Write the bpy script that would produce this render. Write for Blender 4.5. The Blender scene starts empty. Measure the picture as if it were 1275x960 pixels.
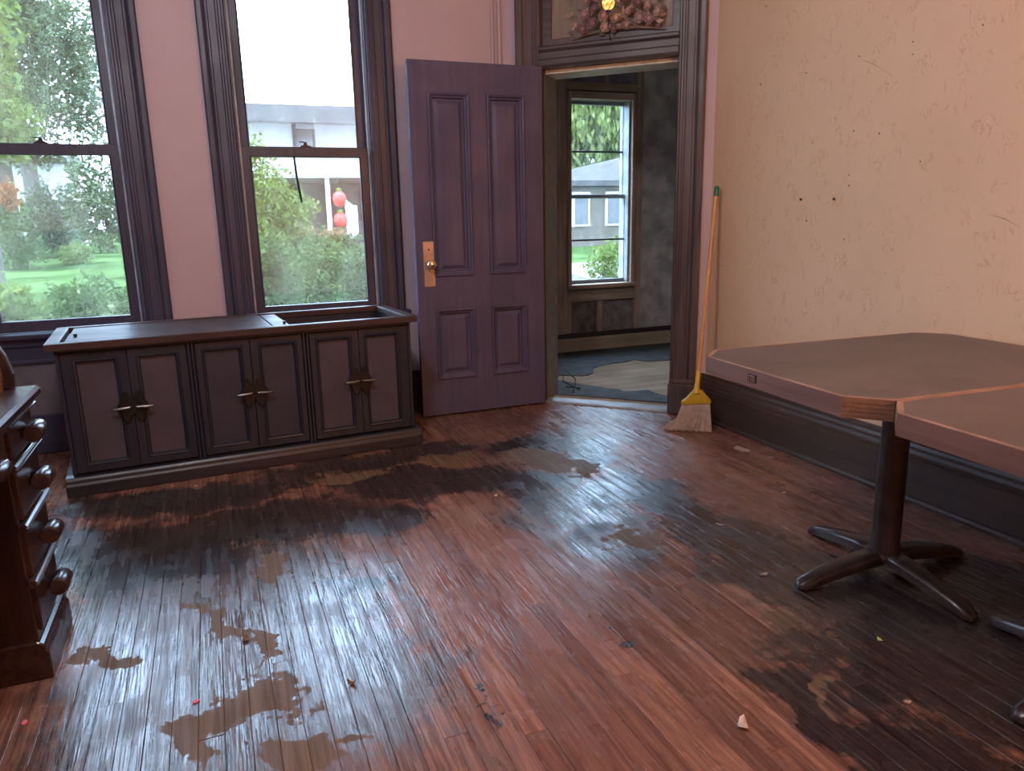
import bpy, bmesh, math, random
import numpy as np
from mathutils import Vector, Matrix, noise
R = math.radians
random.seed(7)
S = bpy.context.scene
COL = S.collection

# ------------------------------------------------------------------ camera, world, lights, exposure
F_PX = 921.8
cam_d = bpy.data.cameras.new('camera')
cam = bpy.data.objects.new('camera', cam_d)
COL.objects.link(cam)
pit, rol, yaw = 0.225383, -0.0204767, 0.377986
fw = Vector((math.sin(yaw) * math.cos(pit), math.cos(yaw) * math.cos(pit), -math.sin(pit)))
rt = Vector((math.cos(yaw), -math.sin(yaw), 0))
up = rt.cross(fw)
r2 = math.cos(rol) * rt + math.sin(rol) * up
u2 = -math.sin(rol) * rt + math.cos(rol) * up
m = Matrix((r2, u2, -fw)).transposed().to_4x4()
m.translation = Vector((0, 0, 1.27))
cam.matrix_world = m
cam_d.sensor_width = 36
cam_d.lens = F_PX / 1275 * 36
cam_d.clip_start = 0.02
cam_d.clip_end = 300
S.camera = cam

W = bpy.data.worlds.new('sky')
S.world = W
W.use_nodes = True
bg = W.node_tree.nodes['Background']
bg.inputs[0].default_value = (0.50, 0.71, 1.0, 1)
bg.inputs[1].default_value = 16.0

def light(name, kind, loc, energy, color, rot=(0, 0, 0), **kw):
    l = bpy.data.lights.new(name, kind)
    l.energy = energy
    l.color = color
    for k, v in kw.items():
        setattr(l, k, v)
    o = bpy.data.objects.new(name, l)
    o.location = loc
    o.rotation_euler = rot
    COL.objects.link(o)
    return o
light('sun', 'SUN', (0, 0, 30), 8.0, (1.0, 0.94, 0.82), (R(42), 0, R(-78)), angle=R(0.8))

S.view_settings.view_transform = 'Standard'
S.view_settings.look = 'None'
S.view_settings.gamma = 1
S.view_settings.use_curve_mapping = False
S.view_settings.exposure = 0.45
S.cycles.use_denoising = True
S.cycles.max_bounces = 10
S.cycles.diffuse_bounces = 6
S.cycles.transparent_max_bounces = 16
S.cycles.sample_clamp_indirect = 6

# ------------------------------------------------------------------ node materials
class NT:
    def __init__(s, name):
        s.m = bpy.data.materials.new(name)
        s.m.use_nodes = True
        s.t = s.m.node_tree
        s.p = s.t.nodes['Principled BSDF']
        s.out = s.t.nodes['Material Output']
    def n(s, typ, props=None, **ins):
        nd = s.t.nodes.new('ShaderNode' + typ)
        for k, v in (props or {}).items():
            setattr(nd, k, v)
        for k, v in ins.items():
            key = int(k[1:]) if k[0] == 'i' and k[1:].isdigit() else k.replace('_', ' ')
            s.set(nd.inputs[key], v)
        return nd
    def set(s, inp, v):
        if hasattr(v, 'outputs'):
            v = v.outputs[0]
        if hasattr(v, 'is_linked'):
            s.t.links.new(v, inp)
        else:
            inp.default_value = v
    def math(s, op, a, b=0.0, clamp=False):
        return s.n('Math', {'operation': op, 'use_clamp': clamp}, i0=a, i1=b).outputs[0]
    def vm(s, op, a, b=(0, 0, 0), out=0):
        return s.n('VectorMath', {'operation': op}, i0=a, i1=b).outputs[out]
    def noise(s, vec, scale, detail=3, rough=0.55, out=0):
        nd = s.n('TexNoise', None, Scale=scale, Detail=detail, Roughness=rough)
        s.set(nd.inputs['Vector'], vec)
        return nd.outputs[out]
    def rng(s, v, a, b, c=0.0, d=1.0, smooth=True):
        return s.n('MapRange', {'interpolation_type': 'SMOOTHSTEP' if smooth else 'LINEAR'}, i0=v, i1=a, i2=b, i3=c, i4=d).outputs[0]
    def mix(s, f, a, b):
        nd = s.n('Mix', {'data_type': 'RGBA'})
        s.set(nd.inputs[0], f)
        s.set(nd.inputs[6], a if not isinstance(a, tuple) else (*a[:3], 1))
        s.set(nd.inputs[7], b if not isinstance(b, tuple) else (*b[:3], 1))
        return nd.outputs[2]
    def bump(s, h, strength, dist=0.01):
        nd = s.n('Bump', None, Strength=strength, Distance=dist)
        s.set(nd.inputs['Height'], h)
        s.set(s.p.inputs['Normal'], nd.outputs[0])
    def bsdf(s, color=None, rough=None, metal=None, spec=None):
        if color is not None:
            s.set(s.p.inputs['Base Color'], (*color, 1) if isinstance(color, tuple) else color)
        if rough is not None:
            s.set(s.p.inputs['Roughness'], rough)
        if metal is not None:
            s.set(s.p.inputs['Metallic'], metal)
        if spec is not None:
            s.set(s.p.inputs['Specular IOR Level'], spec)
        return s.m

def plain(name, c, rough=0.6, metal=0.0, var=0.25, scale=9, bump=0.15, spec=0.5):
    t = NT(name)
    co = t.n('TexCoord').outputs['Object']
    f = t.noise(co, scale, 4)
    d = tuple(max(0, x * (1 - var)) for x in c)
    e = tuple(min(1, x * (1 + var)) for x in c)
    col = t.mix(t.rng(f, 0.3, 0.7), d, e)
    if bump:
        t.bump(t.noise(co, scale * 6, 3), bump, 0.004)
    return t.bsdf(col, rough, metal, spec)

def wood(name, c1, c2, rough=0.4, axis='z', scale=1.0, spec=0.5, bump=0.12):
    t = NT(name)
    co = t.n('TexCoord').outputs['Object']
    k = {'x': (1.2, 26, 26), 'y': (26, 1.2, 26), 'z': (26, 26, 1.2)}[axis]
    rnd = t.n('ObjectInfo').outputs['Random']
    v = t.vm('MULTIPLY', co, tuple(q * scale for q in k))
    v = t.vm('ADD', v, t.n('CombineXYZ', None, X=t.math('MULTIPLY', rnd, 50.0)))
    f = t.noise(v, 1.0, 5, 0.6)
    g = t.noise(co, 2.3, 2)
    col = t.mix(t.rng(f, 0.3, 0.72), c1, c2)
    col = t.mix(t.rng(g, 0.35, 0.75, 0, 0.5), col, tuple(x * 0.6 for x in c1))
    t.bump(f, bump, 0.004)
    return t.bsdf(col, t.rng(g, 0.3, 0.7, rough * 0.85, rough * 1.2), 0, spec)

def paint_wall(name, c1, c2, relief):
    t = NT(name)
    pos = t.n('NewGeometry').outputs['Position']
    big = t.noise(pos, 1.1, 3)
    fine = t.noise(pos, 45, 3)
    col = t.mix(t.rng(big, 0.3, 0.7), c1, c2)
    if relief:
        # hand-trowelled plaster: short raised squiggles, denser towards patches of the wall
        wv = t.n('VectorMath', {'operation': 'SCALE'}, i0=t.noise(pos, 6, 2, 0.5, 1))
        wv.inputs[3].default_value = 0.035
        w = t.vm('MULTIPLY', t.vm('ADD', pos, wv.outputs[0]), (1, 48, 17))
        r = t.noise(w, 1.0, 1.5, 0.5)
        ridge = t.rng(t.math('ABSOLUTE', t.math('SUBTRACT', r, 0.5)), 0.0, 0.035, 1, 0)
        gate = t.rng(t.noise(pos, 11.0, 2), 0.52, 0.62)
        h = t.math('ADD', t.math('MULTIPLY', ridge, gate), t.math('MULTIPLY', fine, 0.10))
        h = t.math('ADD', h, t.math('MULTIPLY', t.noise(pos, 14, 3), 0.30))
        t.bump(h, 0.55, 0.006)
    else:
        t.bump(t.math('ADD', t.math('MULTIPLY', fine, 0.3), t.noise(pos, 6, 3)), 0.12, 0.006)
    return t.bsdf(col, 0.6, 0, 0.3)

def floor_material():
    t = NT('worn_red_strip_floor')
    pos = t.n('NewGeometry').outputs['Position']
    rnd = t.n('ObjectInfo').outputs['Random']
    off = t.n('CombineXYZ', None, X=t.math('MULTIPLY', rnd, 60.0), Y=t.math('MULTIPLY', rnd, 37.0))
    gv = t.vm('ADD', t.vm('MULTIPLY', pos, (60, 2.2, 1)), off)
    grain = t.noise(gv, 1.0, 6, 0.62)
    # cathedral figure: bands warped along the board
    fv = t.vm('ADD', t.vm('MULTIPLY', pos, (16, 1.1, 1)), off)
    fig = t.noise(fv, 1.0, 2, 0.5)
    bands = t.math('FRACT', t.math('MULTIPLY', fig, 9.0))
    line = t.rng(bands, 0.0, 0.35, 1, 0)
    wob = t.n('VectorMath', {'operation': 'SCALE'}, i0=t.vm('SUBTRACT', t.noise(pos, 2.6, 5, 0.62, 1), (0.5, 0.5, 0.5)))
    wob.inputs[3].default_value = 0.75
    wp = t.vm('MULTIPLY', t.vm('ADD', pos, wob.outputs[0]), (1, 1, 0))
    def field(lst):
        acc = None
        for x, y, rx, ry in lst:
            d = t.vm('MULTIPLY', t.vm('SUBTRACT', wp, (x, y, 0)), (1 / rx, 1 / ry, 0))
            L = t.vm('LENGTH', d, out=1)
            acc = L if acc is None else t.math('MINIMUM', acc, L)
        return acc
    dark = [(-.64, 3.1, .2, .3), (-.3, 2.95, .35, .25), (.0, 3.2, .6, .22), (.33, 2.42, .07, .07), (.98, 3.34, .32, .2),
            (1.3, 3.17, .3, .18), (1.75, 3.35, .2, .12), (1.72, 2.8, .25, .3), (1.77, 2.36, .18, .3), (1.9, 2.02, .22, .3), (1.9, 1.7, .3, .25),
            (1.85, 1.4, .32, .25), (1.85, 1.12, .3, .25), (1.38, 1.24, .11, .2), (1.42, 1.05, .16, .2), (.48, 3.02, .3, .18), (1.29, 2.46, .06, .06),
            (1.1, 1.8, .022, .022), (.58, 1.68, .024, .024), (1.0, 3.86, .25, .12), (2.2, 1.45, .4, .5), (2.3, .95, .5, .3), (1.5, 3.75, .25, .12), (-.2, 3.62, .62, .2), (.75, 3.45, .3, .2), (.6, 3.78, .5, .1), (1.62, 1.38, .16, .25), (1.7, 1.95, .16, .2)]  # ellipses before the console darken for its shadow and dirt together
    grey = [(-.05, 2.45, .5, .75), (-.2, 1.9, .45, .5), (.3, 2.0, .22, .5), (1.35, 2.75, .25, .35), (1.7, 3.6, .4, .3), (-.4, 2.7, .3, .5), (1.4, 2.4, .18, .3)]
    tan = [(.47, 3.59, .2, .09), (1.07, 3.66, .17, .1), (1.5, 3.52, .2, .16), (1.6, 3.3, .13, .12), (0.0, 1.90, .13, .13), (-.13, 1.80, .09, .12), (.11, 2.69, .07, .12), (-.08, 2.42, .045, .15),
           (1.47, 2.34, .09, .09), (1.56, 1.70, .05, .10), (1.47, 1.29, .02, .08), (-.44, 2.27, .11, .05), (.19, 1.66, .07, .03), (.05, 1.6, .1, .1), (1.62, 1.5, .02, .07), (-.03, 2.2, .03, .14)]
    jag = t.noise(pos, 22, 4, 0.65)
    jag = t.math('MULTIPLY', t.math('SUBTRACT', jag, 0.5), 0.75)
    jagl = t.math('MULTIPLY', t.math('SUBTRACT', grain, 0.5), 0.5)
    jj = t.math('ADD', jag, jagl)
    md = t.rng(t.math('ADD', field(dark), jj), 1.25, 0.75)
    mg = t.rng(t.math('ADD', field(grey), jj), 1.25, 0.6)
    mt = t.rng(t.math('ADD', field(tan), jj), 1.02, 0.92)
    pore = t.rng(t.noise(t.vm('ADD', t.vm('MULTIPLY', pos, (210, 5.5, 1)), off), 1.0, 3, 0.6), 0.50, 0.66)
    red = t.mix(t.rng(grain, 0.34, 0.66), (0.150, 0.068, 0.050), (0.315, 0.165, 0.112))
    red = t.mix(t.math('MULTIPLY', line, 0.5), red, (0.100, 0.042, 0.030))
    red = t.mix(t.math('MULTIPLY', pore, 0.42), red, (0.070, 0.031, 0.023))
    red = t.mix(t.rng(t.noise(pos, 1.7, 3), 0.42, 0.7, 0, 0.6), red, (0.20, 0.090, 0.074))
    hsv = t.n('HueSaturation', None, Value=t.rng(rnd, 0, 1, 0.72, 1.2, False), Color=red)
    greyc = t.mix(t.rng(grain, 0.35, 0.68), (0.030, 0.027, 0.029), (0.085, 0.070, 0.066))
    darkc = t.mix(t.rng(grain, 0.35, 0.7), (0.008, 0.008, 0.010), (0.026, 0.022, 0.023))
    tanc = t.mix(t.rng(grain, 0.3, 0.7), (0.105, 0.066, 0.040), (0.20, 0.135, 0.085))
    col = t.mix(t.math('MULTIPLY', mg, 0.82), hsv, greyc)
    col = t.mix(t.math('MULTIPLY', md, 0.9), col, darkc)
    col = t.mix(t.math('MULTIPLY', mt, 0.85), col, tanc)
    ro = t.rng(t.noise(t.vm('MULTIPLY', pos, (34, 3, 1)), 1.0, 4), 0.3, 0.7, 0.17, 0.31)
    ro = t.math('ADD', ro, t.math('MULTIPLY', mt, 0.24))
    ro = t.math('ADD', ro, t.rng(t.noise(pos, 5, 3), 0.45, 0.7, 0, 0.14))
    t.bump(t.math('ADD', t.math('SUBTRACT', grain, t.math('MULTIPLY', pore, 0.5)), t.math('MULTIPLY', line, -0.4)), 0.25, 0.004)
    sp = t.math('MULTIPLY', t.math('ADD', 0.40, t.math('MULTIPLY', t.math('MAXIMUM', mg, md), 0.62)), t.math('SUBTRACT', 1.0, t.math('MULTIPLY', mt, 0.85)))
    return t.bsdf(col, ro, 0, sp)

def glass(name, dust, dustc, gloss=0.07):
    t = NT(name)
    pos = t.n('NewGeometry').outputs['Position']
    tr = t.n('BsdfTransparent', None, Color=(0.97, 0.985, 0.985, 1))
    gl = t.n('BsdfGlossy', None, Color=(1, 1, 1, 1), Roughness=0.02)
    tl = t.n('BsdfTranslucent', None, Color=(*dustc, 1))
    df = t.n('BsdfDiffuse', None, Color=(*dustc, 1))
    dd = t.n('MixShader', None, i0=0.5, i1=tl.outputs[0], i2=df.outputs[0])
    streak = t.noise(t.vm('MULTIPLY', pos, (9, 9, 1.4)), 1.0, 4)
    f = t.rng(streak, 0.3, 0.75, dust * 0.5, dust * 1.6)
    a = t.n('MixShader', None, i0=gloss, i1=tr.outputs[0], i2=gl.outputs[0])
    b = t.n('MixShader', None, i0=f, i1=a.outputs[0], i2=dd.outputs[0])
    t.t.links.new(b.outputs[0], t.out.inputs[0])
    return t.m

def leaf_mat(name, c1, c2, c3):
    t = NT(name)
    isl = t.n('NewGeometry').outputs['Random Per Island']
    co = t.n('TexCoord').outputs['Object']
    col = t.mix(t.rng(isl, 0, 1, 0, 1, False), c1, c2)
    col = t.mix(t.rng(t.noise(co, 1.1, 3), 0.45, 0.65), col, c3)
    d = t.n('BsdfDiffuse', None, Color=col)
    tl = t.n('BsdfTranslucent', None, Color=col)
    g = t.n('BsdfGlossy', None, Color=(0.9, 1, 0.9, 1), Roughness=0.35)
    a = t.n('MixShader', None, i0=0.38, i1=d.outputs[0], i2=tl.outputs[0])
    b = t.n('MixShader', None, i0=0.012, i1=a.outputs[0], i2=g.outputs[0])
    t.t.links.new(b.outputs[0], t.out.inputs[0])
    return t.m

M = {}
M['floor'] = floor_material()
M['subfloor'] = plain('subfloor_black', (0.02, 0.015, 0.012), 0.8)
M['wall_pink'] = paint_wall('faded_pink_paint', (0.47, 0.375, 0.415), (0.525, 0.42, 0.46), False)
M['wall_rough'] = paint_wall('rough_plaster_pink', (0.62, 0.405, 0.248), (0.67, 0.445, 0.28), True)
M['ceiling'] = plain('ceiling_cream', (0.62, 0.54, 0.47), 0.8, var=0.08)
M['trim'] = wood('dark_stained_trim_hazed', (0.034, 0.036, 0.066), (0.062, 0.062, 0.102), 0.42, 'z')  # blue in the stain colour stands in for window glare
M['trim_x'] = wood('dark_stained_trim_hazed_level', (0.034, 0.036, 0.066), (0.062, 0.062, 0.102), 0.42, 'x')
M['surround'] = wood('brown_door_surround', (0.062, 0.048, 0.050), (0.125, 0.098, 0.098), 0.42, 'z')
M['surround_x'] = wood('brown_door_surround_level', (0.052, 0.041, 0.048), (0.10, 0.078, 0.085), 0.42, 'x')
M['panel_shaded'] = plain('shade_greyed_panel', (0.15, 0.125, 0.135), 0.7, var=0.15)  # shade behind the console is put into this grey; the panel is pinkish
M['trim_y'] = wood('dark_stained_baseboard', (0.042, 0.024, 0.018), (0.075, 0.042, 0.030), 0.45, 'y')
M['base_x'] = wood('dark_baseboard_level', (0.030, 0.018, 0.016), (0.06, 0.034, 0.028), 0.45, 'x')
M['door'] = wood('brown_door_purple_haze', (0.080, 0.073, 0.138), (0.106, 0.095, 0.168), 0.5, 'z', 1.0, 0.4)  # purple mixed into the brown stands in for glare over the door
M['stop_lit'] = plain('lit_edge_bead', (0.36, 0.36, 0.38), 0.45)  # pale colour stands for the highlight along the casing's inner edge
M['jamb_pale'] = plain('pale_grey_green_jamb_paint', (0.16, 0.185, 0.19), 0.5, var=0.15, scale=14)
M['cream'] = plain('cream_wood_paint', (0.74, 0.70, 0.56), 0.55, var=0.15, scale=14)
M['glass'] = glass('dusty_window_glass', 0.04, (0.82, 0.82, 0.62))
M['glass_clear'] = glass('entry_window_glass', 0.015, (0.8, 0.82, 0.78))
M['glass_transom'] = glass('clouded_transom_glass', 0.42, (0.62, 0.50, 0.42), 0.05)
M['metal_dark'] = plain('dark_bronze_metal', (0.05, 0.04, 0.04), 0.35, 0.8, bump=0)
M['metal_plate'] = plain('tarnished_brass_plate', (0.46, 0.32, 0.24), 0.45, 0.35, bump=0.05)
M['chrome'] = plain('worn_nickel', (0.65, 0.58, 0.5), 0.18, 0.95, bump=0)
M['threshold'] = plain('grey_threshold', (0.30, 0.30, 0.29), 0.5, 0.2)
M['stud'] = wood('raw_stud_wood', (0.36, 0.235, 0.165), (0.58, 0.41, 0.29), 0.75, 'z')
M['stud_x'] = wood('raw_stud_wood_level', (0.36, 0.235, 0.165), (0.58, 0.41, 0.29), 0.75, 'x')
M['pine_x'] = wood('pale_pine_baseboard', (0.42, 0.31, 0.20), (0.55, 0.42, 0.28), 0.65, 'x')
M['lath'] = plain('dark_brown_backing', (0.24, 0.19, 0.17), 0.85, var=0.35, scale=12)
M['batt'] = plain('grey_kraft_sheet', (0.44, 0.41, 0.38), 0.75, var=0.3, scale=5, bump=0.5)
M['slate'] = plain('blue_grey_backing', (0.19, 0.19, 0.23), 0.8, var=0.3)
M['lino'] = plain('dark_grey_sheet_flooring', (0.060, 0.060, 0.060), 0.85, var=0.35, scale=8)
M['ply'] = wood('bare_tan_underlayment', (0.32, 0.205, 0.12), (0.44, 0.30, 0.185), 0.9, 'x', 0.5)

# ------------------------------------------------------------------ mesh helpers
class MB:
    def __init__(s):
        s.v = []
        s.f = []
    def add(s, vs, fs):
        o = len(s.v)
        s.v += [tuple(map(float, p)) for p in vs]
        s.f += [tuple(i + o for i in q) for q in fs]
        return s
    def box(s, x0, x1, y0, y1, z0, z1):
        vs = [(x, y, z) for z in (z0, z1) for y in (y0, y1) for x in (x0, x1)]
        return s.add(vs, [(0, 2, 3, 1), (4, 5, 7, 6), (0, 1, 5, 4), (2, 6, 7, 3), (0, 4, 6, 2), (1, 3, 7, 5)])
    def prism(s, poly, axis, a, b):
        f = {'x': lambda p, t: (t, p[0], p[1]), 'y': lambda p, t: (p[0], t, p[1]), 'z': lambda p, t: (p[0], p[1], t)}[axis]
        n = len(poly)
        vs = [f(p, a) for p in poly] + [f(p, b) for p in poly]
        fs = [tuple(range(n))[::-1], tuple(range(n, 2 * n))] + [(i, (i + 1) % n, n + (i + 1) % n, n + i) for i in range(n)]
        return s.add(vs, fs)
    def lathe(s, prof, n=16, c=(0, 0, 0), axis='z'):
        vs = []
        for r, h in prof:
            for k in range(n):
                a = 2 * math.pi * k / n
                p = (r * math.cos(a), r * math.sin(a), h)
                if axis == 'y':
                    p = (p[0], p[2], p[1])
                elif axis == 'x':
                    p = (p[2], p[0], p[1])
                vs.append((p[0] + c[0], p[1] + c[1], p[2] + c[2]))
        fs = []
        for j in range(len(prof) - 1):
            for k in range(n):
                fs.append((j * n + k, j * n + (k + 1) % n, (j + 1) * n + (k + 1) % n, (j + 1) * n + k))
        fs.append(tuple(range(n))[::-1])
        fs.append(tuple((len(prof) - 1) * n + k for k in range(n)))
        return s.add(vs, fs)
    def tube(s, pts, rad, n=8):
        pts = [Vector(p) for p in pts]
        rr = rad if isinstance(rad, (list, tuple)) else [rad] * len(pts)
        vs = []
        prev = None
        for i, p in enumerate(pts):
            d = (pts[min(i + 1, len(pts) - 1)] - pts[max(i - 1, 0)]).normalized()
            a = prev if prev is not None else (Vector((0, 0, 1)) if abs(d.z) < 0.9 else Vector((1, 0, 0)))
            x = (a - d * a.dot(d)).normalized()
            prev = x
            y = d.cross(x)
            for k in range(n):
                t = 2 * math.pi * k / n
                vs.append(p + (x * math.cos(t) + y * math.sin(t)) * rr[i])
        fs = []
        for j in range(len(pts) - 1):
            for k in range(n):
                fs.append((j * n + k, j * n + (k + 1) % n, (j + 1) * n + (k + 1) % n, (j + 1) * n + k))
        fs.append(tuple(range(n))[::-1])
        fs.append(tuple((len(pts) - 1) * n + k for k in range(n)))
        return s.add(vs, fs)
    def build(s, name, mat, parent=None, bevel=0.0, smooth=False, seg=1):
        me = bpy.data.meshes.new(name)
        bm = bmesh.new()
        bv = [bm.verts.new(p) for p in s.v]
        for q in s.f:
            try:
                bm.faces.new([bv[i] for i in q])
            except ValueError:
                pass
        bmesh.ops.recalc_face_normals(bm, faces=bm.faces)
        if bevel:
            es = [e for e in bm.edges if len(e.link_faces) == 2 and e.calc_face_angle(0) > 0.5]
            bmesh.ops.bevel(bm, geom=es, offset=bevel, segments=seg, affect='EDGES', profile=0.6, clamp_overlap=True)
        bm.to_mesh(me)
        bm.free()
        if smooth:
            me.polygons.foreach_set('use_smooth', [True] * len(me.polygons))
            me.set_sharp_from_angle(angle=R(38))
        me.materials.append(M[mat] if isinstance(mat, str) else mat)
        o = bpy.data.objects.new(name, me)
        COL.objects.link(o)
        if parent:
            o.parent = parent
        return o

def holes(u0, u1, z0, z1, hs, y0, y1):
    """slab in the x-z plane between y0 and y1 with rectangular holes, one closed surface"""
    us = sorted({u0, u1, *[h[0] for h in hs], *[h[1] for h in hs]})
    zs = sorted({z0, z1, *[h[2] for h in hs], *[h[3] for h in hs]})
    us = [u for u in us if u0 <= u <= u1]
    zs = [z for z in zs if z0 <= z <= z1]
    b = MB()
    idx = {}
    def V(i, j, k):
        if (i, j, k) not in idx:
            idx[(i, j, k)] = len(b.v)
            b.v.append((us[i], (y0, y1)[k], zs[j]))
        return idx[(i, j, k)]
    def solid(i, j):
        if not (0 <= i < len(us) - 1 and 0 <= j < len(zs) - 1):
            return False
        cu, cz = (us[i] + us[i + 1]) / 2, (zs[j] + zs[j + 1]) / 2
        return not any(h[0] < cu < h[1] and h[2] < cz < h[3] for h in hs)
    for i in range(len(us) - 1):
        for j in range(len(zs) - 1):
            if not solid(i, j):
                continue
            b.f.append((V(i, j, 0), V(i + 1, j, 0), V(i + 1, j + 1, 0), V(i, j + 1, 0)))
            b.f.append((V(i, j, 1), V(i, j + 1, 1), V(i + 1, j + 1, 1), V(i + 1, j, 1)))
            for (di, dj, a, c) in ((-1, 0, (i, j), (i, j + 1)), (1, 0, (i + 1, j), (i + 1, j + 1)), (0, -1, (i, j), (i + 1, j)), (0, 1, (i, j + 1), (i + 1, j + 1))):
                if not solid(i + di, j + dj):
                    b.f.append((V(*a, 0), V(*c, 0), V(*c, 1), V(*a, 1)))
    return b

def empty(name, loc=(0, 0, 0), rz=0.0):
    o = bpy.data.objects.new(name, None)
    o.location = loc
    o.rotation_euler = (0, 0, rz)
    o.empty_display_size = 0.1
    COL.objects.link(o)
    return o
def tag(o, label, cat, group=None):
    o['label'] = label
    o['category'] = cat
    if group:
        o['group'] = group
    return o
def struct(o, label=None):
    o['kind'] = 'structure'
    if label:
        o['label'] = label
    return o
def stuff(o):
    o['kind'] = 'stuff'
    return o
def copy_tree(o, parent=None):
    c = o.copy()
    COL.objects.link(c)
    c.parent = parent
    for ch in list(o.children):
        copy_tree(ch, c)
    return c
def bx(name, mat, parent, x0, x1, y0, y1, z0, z1, bevel=0.003):
    return MB().box(x0, x1, y0, y1, z0, z1).build(name, mat, parent, bevel)

# ------------------------------------------------------------------ room shell
D = 4.76            # window wall, inner face
XR = 2.83           # right wall
XL = -1.55          # left wall
YB = -2.6           # back wall
HC = 3.4            # ceiling
floor = struct(MB().box(XL - .1, XR + .1, YB - .1, D + .2, -0.12, -0.022).build('floor', 'subfloor'), 'worn dark red strip wood floor with black and tan stains')
PW = 0.0635
def plank_mesh(x0, x1, y0, y1, z1):
    g, c = 0.0004, 0.0011
    zb = -0.022
    b = MB()
    a = [(x0 + g, y0 + g), (x1 - g, y0 + g), (x1 - g, y1 - g), (x0 + g, y1 - g)]
    t = [(x0 + g + c, y0 + g + c), (x1 - g - c, y0 + g + c), (x1 - g - c, y1 - g - c), (x0 + g + c, y1 - g - c)]
    vs = [(*p, zb) for p in a] + [(*p, z1 - c * .8) for p in a] + [(*p, z1) for p in t]
    fs = [(3, 2, 1, 0), (8, 9, 10, 11)] + [(i, (i + 1) % 4, 4 + (i + 1) % 4, 4 + i) for i in range(4)] + [(4 + i, 4 + (i + 1) % 4, 8 + (i + 1) % 4, 8 + i) for i in range(4)]
    return b.add(vs, fs)
nrow = int((XR - XL) / PW) + 1
far = MB()
for i in range(nrow):
    x0 = XL + i * PW
    x1 = min(x0 + PW, XR)
    ye = min(D + .1, 6.70 - x1)
    y = 0.95
    far.add(*(lambda q: (q.v, q.f))(plank_mesh(x0, x1, YB, y, -0.0004)))
    first = True
    while y < ye - 0.01:
        L = random.uniform(.25, 1.9) if first else random.uniform(1.1, 2.3)
        first = False
        y1 = min(y + L, ye)
        if ye - y1 < 0.35:
            y1 = ye
        plank_mesh(x0, x1, y, y1, random.uniform(-0.0012, 0.0)).build('plank', 'floor', floor)
        y = y1
stuff(far.build('plank_rows', 'floor', floor))

WX = (0.600, -0.785)
hl = [(c - .395, c + .395, .66, 3.0) for c in WX]
wf = struct(holes(XL - .1, 1.98, 0, HC, hl, 0, .2).build('wall_front', 'wall_pink'), 'faded pink wall with two tall windows')
wf.location = (0, D, 0)
SUM = 6.64
wc = struct(holes(-2.04, -.69, 0, HC, [(-1.80, -.895, 0, 2.97)], 0, .2).build('wall_corner', 'wall_pink'), 'pink diagonal corner wall around the doorway')
wc.location = (SUM / 2, SUM / 2, 0)
wc.rotation_euler = (0, 0, R(-45))
wr_ = struct(MB().box(XR, XR + .2, YB - .1, 3.82, 0, HC).build('wall_right', 'wall_rough'), 'rough plastered peach pink wall behind the tables')
struct(MB().box(XL - .2, XL, YB - .1, D + .1, 0, HC).build('wall_left', 'wall_pink'))
struct(MB().box(XL - .2, XR + .2, YB - .2, YB, 0, HC).build('wall_back', 'wall_pink'))
struct(MB().box(XL - .25, 4.7, YB - .25, 6.5, HC, HC + .2).build('ceiling', 'ceiling'))

def casing_poly(x_in, x_out, d=.034):
    p = [(0, 0), (0, .55), (.05, .72), (.10, .72), (.13, .48), (.20, .48), (.24, .62), (.29, .62), (.33, .46), (.56, .46), (.60, .62), (.65, .62), (.69, .5), (.74, .85), (.80, 1), (.94, 1), (1, .85), (1, 0)]
    return [(x_in + (x_out - x_in) * u, -d * w) for u, w in p]

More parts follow.
